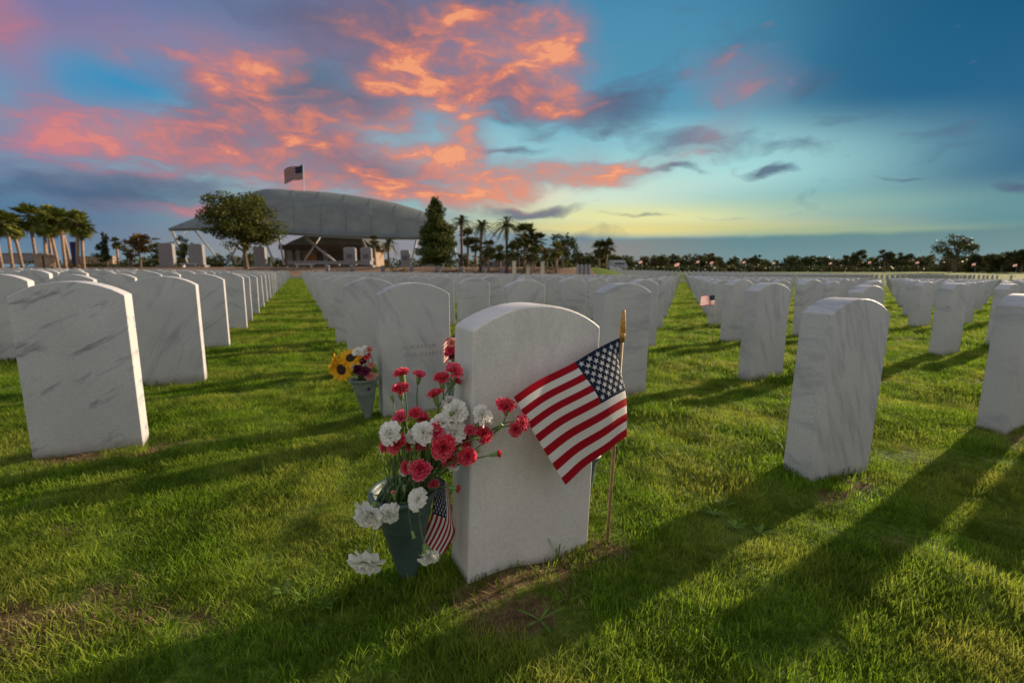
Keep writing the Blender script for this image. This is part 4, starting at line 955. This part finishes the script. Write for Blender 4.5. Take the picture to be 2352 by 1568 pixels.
for i, (px, top, r, Y, d, ln) in enumerate([(893, 542, 24, 60, True, 0), (862, 540, 12, 66, False, 0), (1061, 490, 24, 52, True, 0), (1075, 525, 20, 56, False, 0), (1103, 500, 28, 50, True, .2), (1093, 545, 18, 56, False, 0), (1122, 548, 20, 50, False, 0), (1164, 492, 33, 48, True, 0), (1148, 562, 18, 54, False, 0), (1178, 556, 20, 47, False, 0), (1205, 510, 30, 50, False, 0), (1190, 540, 22, 54, True, 0), (1226, 528, 26, 50, False, .2), (1222, 565, 20, 46, False, 0)]):
    palm(px, top, 617, r, Y, ['date palm under the right part of the canopy', 'little palm left of the date palm under the canopy', 'first tall date palm right of the cypress', 'short palm below the first tall date palm', 'second tall date palm right of the cypress, leaning',
        'low palm below the second date palm', 'low round palm left of the tallest date palm', 'tallest date palm with drooping fronds, mid picture', 'small low palm in the middle of the palm grove', 'short round palm in front of the tallest date palm', 'dense palm right of the tallest date palm', 'date palm behind the dense palm', 'last palm of the grove before the broadleaf tree', 'lowest palm near the white posts'][i], 80 + i, 'pdark', date=d, lean=ln, group=GM)
tree(1292, 532, 612, 42, 56, 'dark', 'dense broadleaf tree right of the palm grove', 70, dens=300, crown0=600, nbl=34)
tree(1256, 556, 612, 22, 60, 'olive', 'paler tree filling the gap left of the dense broadleaf tree', 71, dens=420, crown0=602)
tree(1325, 570, 614, 16, 64, 'dark', 'low bush tree right of the dense broadleaf tree', 72, dens=420, crown0=606)
tree(1120, 572, 613, 34, 64, 'olive', 'olive tree low behind the left half of the palm grove', 76, dens=360, crown0=606)
tree(1205, 560, 613, 34, 66, 'dark', 'dark tree behind the right half of the palm grove', 77, dens=360, crown0=606)
tree(1062, 578, 612, 22, 62, 'dark', 'small dark tree between the cypress and the palm grove', 78, dens=400, crown0=606)
palm(1278, 556, 614, 18, 50, 'cabbage palm in front of the dense broadleaf tree', 73, 'palm', group=GM)
palm(1376, 552, 617, 20, 58, 'left palm of the pair standing apart near the parked van', 74, 'pdark', group='pair of palms near the van')
palm(1393, 548, 617, 21, 58, 'right palm of the pair standing apart near the parked van', 75, 'pdark', group='pair of palms near the van')
FT = 'trees standing above the far treeline'
for i, (px, top, hw, Y, kd, sh, lab) in enumerate([(1634, 582, 20, 135, 'far', 'round', 'rounded tree above the far treeline, left part'), (1730, 582, 15, 135, 'far', 'round', 'small upright tree above the far treeline'), (1965, 571, 24, 125, 'far', 'round', 'round dark tree left of the twin trees on the right'),
        (2030, 570, 22, 125, 'far', 'round', 'dense dark tree right of the round one'), (2070, 578, 26, 128, 'far', 'flat', 'wide flat tree beside the dense dark one'), (2192, 531, 48, 110, 'far', 'round', 'large airy tree with see-through crown on the right'),
        (2300, 574, 34, 115, 'far', 'flat', 'flat topped pine at the right edge'), (2345, 570, 30, 110, 'far', 'flat', 'flat topped pine cut by the right edge'), (1850, 590, 22, 140, 'far', 'flat', 'low tree between the upright and round trees')]):
    airy = 'airy' in lab
    tree(px, top, 618, hw, Y, kd, lab, 90 + i, sh, ls=.42 if not airy else .30, dens=(700 if not airy else 210), trunk=.3, crown0=612 if not airy else 598, group=FT, nbl=24 if not airy else 44, z0=.3)
# unbroken wood on the horizon
wd_ = MB(); wr = random.Random(5); 
def woods(x0, x1, Y, h0, h1, n, step):
    for k in range(n):
        x = x0 + (x1 - x0) * (k + wr.random()) / n; y = Y + wr.uniform(-8, 8); h = wr.uniform(h0, h1) * (1 + .35 * float(vnoise(np.array([x / 17.]), np.array([3.]))[0])); r = wr.uniform(1.6, 3.2)
        crown_mesh(wd_, [((x, y, h * .42), (r, r, h * .5)), ((x + wr.uniform(-1, 1), y, h * .8), (r * .7, r * .7, h * .22))], step, .55, wr)
woods(5, 200, 160, 3.6, 6.2, 190, 26); woods(20, 210, 140, 1.2, 2.4, 150, 22); woods(-150, 5, 150, 3.5, 5.5, 90, 22); woods(120, 230, 125, 3, 6, 80, 26)
o = wd_.obj('distant_woods', LEAF['far']); tag(o, 'unbroken dark treeline along the horizon', 'woods', kind='stuff')

# ------------------------------------------------------------------ pavilion
m_roof, rnt, rb_ = newmat('canopy_fabric'); tcr = N(rnt, 'ShaderNodeTexCoord'); fr_ = noise(rnt, tcr.outputs['Object'], .5, 4)
rnt.links.new(ramp(rnt, fr_, [(.35, (.115, .122, .108)), (.65, (.155, .165, .145))]), rb_.inputs['Base Color']); rb_.inputs['Roughness'].default_value = .6
m_wht = plain('white_painted_steel', (.36, .35, .35), .5, .08, 3); m_brick = plain('tan_wall', (.30, .21, .14), .85, .25, 2.5); m_dark = plain('brown_roof_recess_shade', (.11, .085, .065), .8, .3, 1)  # doorway panels carry the shade of openings as colour; low roof shares the brown
m_gran = plain('grey_granite', (.21, .205, .215), .7, .15, 3); m_plq = plain('bronze_plaque', (.10, .09, .09), .5, .2, 4); m_orange = plain('orange_lit_wall', (.42, .20, .08), .85, .25, 2)  # the orange light on the wall panels is put into their colour
pv = empty('pavilion', (W(700, 600, 76).x, 76, 1.0)); tag(pv, 'huge grey shell roofed pavilion on slanting white struts behind the oak', 'pavilion'); PO = pv.location
upx = [388, 430, 480, 530, 600, 690, 760, 830, 900, 968, 1010, 1050]; upy = [524, 508, 489, 470, 436, 438, 443, 452, 465, 484, 502, 524]
lox = [388, 430, 480, 530, 600, 690, 760, 830, 900, 968, 1010, 1050]; loy = [526, 525, 524, 526, 531, 536, 540, 543, 545, 545, 540, 530]
rf = MB(); nS, nT = 66, 12; grid = []
for i in range(nS + 1):
    s = i / nS * (len(upx) - 1); ux = herm(range(len(upx)), upx, s); uy = herm(range(len(upx)), upy, s); ly = herm(range(len(upx)), loy, s)
    dep = 14 * math.sin(PI * min(1, max(0, i / nS))) ** .6; a = W(ux, ly, 72 - dep * .25); b = W(ux, uy, 72 + dep)
    for j in range(nT + 1):
        t = j / nT; p = a.lerp(b, t); p.z += math.sin(t * PI / 2) * 0 + (b.z - a.z) * (.22 * math.sin(PI * t)); p.y -= 0
        grid.append(p - PO)
rf.v = [tuple(p) for p in grid] + [tuple(p - Vector((0, 0, .35))) for p in grid]; M_ = len(grid)
for i in range(nS):
    for j in range(nT):
        a = i * (nT + 1) + j; f = (a, a + nT + 1, a + nT + 2, a + 1); rf.f.append(f); rf.f.append(tuple(x + M_ for x in f[::-1])); rf.m += [0, 0]
for i in range(nS):
    for j in (0, nT):
        a = i * (nT + 1) + j; b = a + nT + 1; rf.f.append((a, b, b + M_, a + M_)); rf.m.append(0)
ro = rf.obj('roof', m_roof, pv, smooth=True)
for i in range(4, nS, 5):
    mb = MB(); mb.tube([Vector(grid[i * (nT + 1) + j]) + Vector((0, -.05, .04)) for j in range(nT + 1)], .022, 5); mb.obj('rib', m_roof, ro, smooth=True)
mb = MB(); mb.tube([Vector(grid[i * (nT + 1)]) for i in range(nS + 1)], .11, 6); mb.obj('edge_beam', m_roof, pv, smooth=True)
# lower canopy
lc = MB(); q = [W(665, 556, 74), W(700, 541, 74), W(830, 546, 74), W(850, 562, 74), W(655, 562, 74)]; qq = [p + Vector((0, 8, .6)) for p in q]
lc.add([p - PO for p in q + qq], [(0, 1, 2, 3, 4), (9, 8, 7, 6, 5), (0, 5, 6, 1), (1, 6, 7, 2), (2, 7, 8, 3), (3, 8, 9, 4), (4, 9, 5, 0)]); lc.obj('lower_canopy', m_roof, pv)
for (x0, y0, x1, y1, r) in [(395, 530, 432, 608, .26), (447, 528, 505, 600, .16), (430, 528, 395, 560, .08), (700, 545, 780, 609, .24), (830, 550, 862, 610, .3), (735, 545, 700, 598, .16), (560, 545, 520, 604, .2), (520, 560, 545, 608, .2), (575, 560, 550, 606, .2), (958, 545, 945, 606, .2), (1040, 535, 1050, 612, .18), (900, 545, 915, 606, .14), (1150, 560, 1140, 610, .15), (640, 536, 652, 606, .22), (600, 532, 630, 604, .18), (1085, 560, 1065, 608, .14)]:
    if x0 > 1060: continue
    mb = MB(); mb.tube([W(x0, y0, 71.5) - PO, W(x1, y1, 70.5) - PO], r * .75, 8); mb.obj('strut', m_wht, pv, smooth=True)
bl = empty('low_building', (W(750, 600, 84).x, 84, 1.0)); tag(bl, 'long low tan building with flat roof under the pavilion', 'building'); BO = bl.location
def wbox(x0, x1, y0, y1, Y, dp): a = W(x0, y1, Y); b = W(x1, y0, Y); return ((a.x + b.x) / 2, Y + dp / 2, (a.z + b.z) / 2), (b.x - a.x, dp, b.z - a.z)
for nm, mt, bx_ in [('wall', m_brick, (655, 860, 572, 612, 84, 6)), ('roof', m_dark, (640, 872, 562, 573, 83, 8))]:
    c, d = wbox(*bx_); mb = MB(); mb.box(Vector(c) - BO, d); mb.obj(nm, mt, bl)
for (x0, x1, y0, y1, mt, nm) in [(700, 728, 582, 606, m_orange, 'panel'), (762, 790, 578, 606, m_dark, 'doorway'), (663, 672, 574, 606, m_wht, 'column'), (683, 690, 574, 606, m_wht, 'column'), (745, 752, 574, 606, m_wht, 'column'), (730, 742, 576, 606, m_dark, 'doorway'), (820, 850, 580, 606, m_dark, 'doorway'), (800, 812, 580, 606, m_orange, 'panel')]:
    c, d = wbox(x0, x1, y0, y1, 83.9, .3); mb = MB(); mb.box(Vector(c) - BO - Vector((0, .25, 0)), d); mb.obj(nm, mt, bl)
# memorial blocks
MBK = 'granite memorial blocks on the plaza'
for i, (x0, x1, y0, y1, Y, plq, lab) in enumerate([(363, 393, 560, 609, 56, 0, 'tallest granite memorial block, left of the canopy corner'), (432, 462, 562, 609, 56, 0, 'second granite memorial block from the left, beside the slanting strut'), (581, 606, 568, 610, 58, 0, 'granite memorial block behind the oak trunk'), (788, 815, 570, 611, 55, 1, 'granite memorial block with plaque, left of the pair under the canopy'),
        (827, 852, 570, 611, 55, 1, 'granite memorial block with plaque, right of the pair under the canopy'), (919, 940, 576, 612, 55, 1, 'granite memorial block with plaque left of the cypress'), (972, 1000, 575, 612, 56, 0, 'shaded granite memorial block at the foot of the cypress'), (1128, 1160, 600, 618, 56, 0, 'low granite memorial block among the palms')]):
    c, d = wbox(x0, x1, y0, y1, Y, .9); e_ = empty('memorial_block', (c[0], c[1], c[2] - d[2] / 2)); tag(e_, lab, 'memorial', MBK); O = e_.location; zg = float(gh(c[0], Y)) - .2
    mb = MB(); hgt = c[2] + d[2] / 2 - zg; mb.box(Vector((0, 0, zg + hgt / 2 - O.z)), (d[0] * .92, .5, hgt)); mb.box(Vector((0, 0, c[2] + d[2] / 2 - O.z + .06)), (d[0] * .86, .45, .12), taper=.7); mb.obj('block', m_gran, e_)
    pb_ = MB(); pb_.box(Vector((0, 0, zg + .3 - O.z)), (d[0] * 1.25, 1.0, .3)); pb_.obj('plinth', m_gran, e_)
    if plq: p2 = MB(); p2.box(Vector((0, -.27, hgt * .62 + zg - O.z)), (d[0] * .5, .04, hgt * .22)); p2.obj('plaque', m_plq, e_)
# low walls
for i, (x0, x1, y0, y1, Y, mt, lab) in enumerate([(-60, 84, 583, 606, 58, m_gran, 'long low grey wall behind the left palms'), (82, 99, 585, 620, 45, m_brick, 'pale sunlit stone pier between the left palms'), (101, 112, 588, 619, 45, m_brick, 'narrower stone pier right of the first'), (660, 850, 601, 607, 54, m_gran, 'low kerb wall below the pavilion'), (185, 258, 590, 606, 70, m_brick, 'brown garden wall right of the left palms')]):
    c, d = wbox(x0, x1, y0, y1, Y, .6); mb = MB(); mb.box((0, 0, 0), d); mb.box((0, 0, d[2] / 2 + .05), (d[0] + .1, .7, .1)); o = mb.obj('stone_pier' if i in (1, 2) else 'garden_wall', mt, None, loc=c); tag(o, lab, 'wall' if i not in (1, 2) else 'pier')
# posts along the road
mp_ = MB(); mp_.box((0, 0, .35), (.34, .34, 1.3)); mp_.box((0, 0, 1.06), (.42, .42, .12)); mp_.box((0, 0, 1.17), (.3, .3, .1), taper=.5); mep = mp_.mesh('granite_bollard', m_gran)
cap = MB(); cap.box((0, -.185, .62), (.2, .03, .26)); mec = cap.mesh('plaque', m_plq)
for i, px in enumerate([752, 808, 879, 945, 1007, 1062, 1112, 1153]):
    x = W(px, 610, 46.3).x; o = bpy.data.objects.new('granite_bollard', mep); C.objects.link(o); o.location = (x, 46.3, float(gh(x, 46.3))); tag(o, f"{['leftmost', 'second', 'third', 'fourth', 'fifth', 'sixth', 'seventh', 'rightmost'][i]} granite bollard along the far road", 'bollard', 'granite bollards along the road'); child('plaque', mec, o)
pw = MB(); pw.box((0, 0, .8), (.36, .36, 1.8)); pw.box((0, 0, 1.74), (.44, .44, .1)); mew = pw.mesh('white_post', plain('cream_paint', (.62, .55, .42), .7, .1, 3))
for i, px in enumerate([1181, 1213, 1246]):
    x = W(px, 610, 46.3).x; o = bpy.data.objects.new('gate_post', mew); C.objects.link(o); o.location = (x, 46.3, float(gh(x, 46.3))); tag(o, f"{['left', 'middle', 'right'][i]} cream post below the palm grove", 'post', 'cream posts below the palms')
ge = empty('slatted_screen', (W(1341, 610, 47).x, 47, float(gh(W(1341, 610, 47).x, 47)))); tag(ge, 'pale slatted screen fence right of the broadleaf tree', 'fence')
mb = MB(); mb.box((0, .1, .75), (1.45, .06, 1.3)); mb.obj('panel', m_gran, ge)
for k in range(4): mb = MB(); mb.box((-.62 + k * .42, 0, .75), (.12, .12, 1.5)); mb.obj('post', m_wht, ge)
# spotlight bracket shapes/benches
for i, (px, py, Y) in enumerate([(437, 606, 55), (700, 604, 53)]):
    x = W(px, py, Y).x; mb = MB(); mb.box((0, 0, .42), (2.2, .5, .12)); mb.box((-.8, 0, .18), (.2, .45, .4)); mb.box((.8, 0, .18), (.2, .45, .4)); o = mb.obj('stone_bench', m_wht, None, loc=(x, Y, float(gh(x, Y)))); tag(o, ['pale stone bench at the foot of the second memorial block', 'pale stone bench below the pavilion'][i], 'bench')
# shrubs
for i, (px, Y, r) in enumerate([(405, 52, .5), (460, 53, .5), (712, 50, .6), (900, 50, .75), (925, 50, .6), (1060, 50, .8), (1095, 49, .7), (1030, 52, .6), (1205, 48, .9), (1140, 49, .8), (215, 60, 1.3), (280, 62, 1.3), (170, 58, 1.0), (70, 56, 1.1), (1300, 52, 1.1), (1260, 50, .9), (540, 62, .8), (615, 62, .9)]):
    x = W(px, 608, Y).x; mb = MB(); crown_mesh(mb, [((0, 0, r * .45), (r, r, r * .6)), ((r * .4, 0, r * .4), (r * .7, r * .7, r * .5))], 90, .12, random.Random(300 + i)); o = mb.obj('shrub', LEAF['olive' if i % 2 else 'oak'], None, loc=(x, Y, float(gh(x, Y)))); tag(o, f"low clipped shrub on the mulch, {['first', 'second', 'third', 'fourth', 'fifth', 'sixth', 'seventh', 'eighth', 'ninth', 'tenth', 'eleventh', 'twelfth', 'thirteenth', 'fourteenth', 'fifteenth', 'sixteenth', 'seventeenth', 'eighteenth'][sorted([405, 460, 712, 900, 925, 1060, 1095, 1030, 1205, 1140, 215, 280, 170, 70, 1300, 1260, 540, 615]).index(px)]} from the left", 'shrub', 'shrubs in the mulch beds')
# flagpole above the roof
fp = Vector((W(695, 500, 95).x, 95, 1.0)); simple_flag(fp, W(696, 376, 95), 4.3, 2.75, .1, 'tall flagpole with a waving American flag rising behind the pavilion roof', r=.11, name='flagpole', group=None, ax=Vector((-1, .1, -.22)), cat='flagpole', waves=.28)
# blue banner
mb = MB(); mb.box((0, 0, 1.7), (.75, .05, 2.6)); be_ = empty('banner', (W(172, 590, 56).x, 56, 1.0)); tag(be_, 'dark blue banner hanging between the left palm trunks', 'banner'); mb.obj('banner_cloth', plain('blue_cloth', (.02, .035, .14), .8, .1), be_)
mb = MB(); mb.tube([(.42, 0, -.1), (.42, 0, 3.3)], .05, 8); mb.tube([(.42, 0, 3.05), (-.4, 0, 3.05)], .025, 6); mb.obj('pole', m_steel, be_)
# tiny flags across the far graves
for i, (px, py, Y) in enumerate([(1475, 604, 62), (1606, 604, 75), (1638, 606, 70), (1712, 605, 80), (1780, 607, 80), (1910, 608, 85), (2000, 606, 85), (2110, 606, 80), (2240, 610, 75), (2335, 612, 70), (1560, 609, 48)]):
    x = W(px, py, Y).x; zt = W(px, py - 6, Y).z; b_ = Vector((x, Y, float(gh(x, Y)))); e_ = empty('stick_flag', b_)
    tag(e_, f"{['first', 'third', 'fourth', 'fifth', 'sixth', 'seventh', 'eighth', 'ninth', 'tenth', 'eleventh', 'second'][i]} from the left of the tiny flags over the far graves", 'flag', 'tiny flags over the far graves')
    H_ = zt - b_.z; fw_, fh_ = .42, .32
    mb = MB()
    for k in range(7): 
        z0_, z1_ = H_ - fh_ * k / 7, H_ - fh_ * (k + 1) / 7
        mb.add([(0, 0, z0_), (-fw_, .15, z0_ - .15), (-fw_, .15, z1_ - .15), (0, 0, z1_)], [(0, 1, 2, 3)], k % 2)
    mb.obj('flag_cloth', [F_red, F_white], e_); mb = MB(); mb.tube([(0, 0, -.1), (0, 0, H_)], .02, 6); mb.obj('stick', m_wht, e_)
# parked van
vx = W(1418, 618, 64).x; ve = empty('parked_van', (vx, 64, float(gh(vx, 64)) + .15)); tag(ve, 'small pale van parked facing the camera beyond the graves', 'van')
m_car = plain('silver_paint', (.26, .27, .28), .35, .05, 2, metal=.3); m_gl = plain('dark_glass', (.02, .025, .03), .1, .1); m_ty = plain('rubber', (.02, .02, .02), .9, .1)
mb = MB(); pr = [(-2.1, .35), (-2.1, .95), (-1.5, 1.1), (-.9, 1.75), (2.0, 1.8), (2.2, 1.0), (2.2, .35)]; wv = .92
vs2 = [(sx * wv * (1 if z < 1.2 else .84), y, z) for sx in (-1, 1) for y, z in pr]; n = len(pr)
mb.add(vs2, [tuple(range(n)), tuple(range(2 * n - 1, n - 1, -1))] + [(i, i + n, (i + 1) % n + n, (i + 1) % n) for i in range(n)]); mb.obj('body', m_car, ve)
mb = MB(); mb.add([(-.72, -1.47, 1.15), (.72, -1.47, 1.15), (.66, -.95, 1.68), (-.66, -.95, 1.68)], [(0, 1, 2, 3)]); mb.obj('windscreen', m_gl, ve)
for sx in (-1, 1):
    for yy in (-1.3, 1.4): mb = MB(); mb.tube([(sx * .78, yy, .33), (sx * .95, yy, .33)], .33, 16); mb.obj('wheel', m_ty, ve)
    mb = MB(); mb.box((sx * .62, -2.1, .78), (.34, .08, .18)); mb.obj('headlight', m_wht, ve)
mb = MB(); mb.box((0, -2.12, .45), (1.7, .12, .2)); mb.obj('bumper', m_ty, ve)
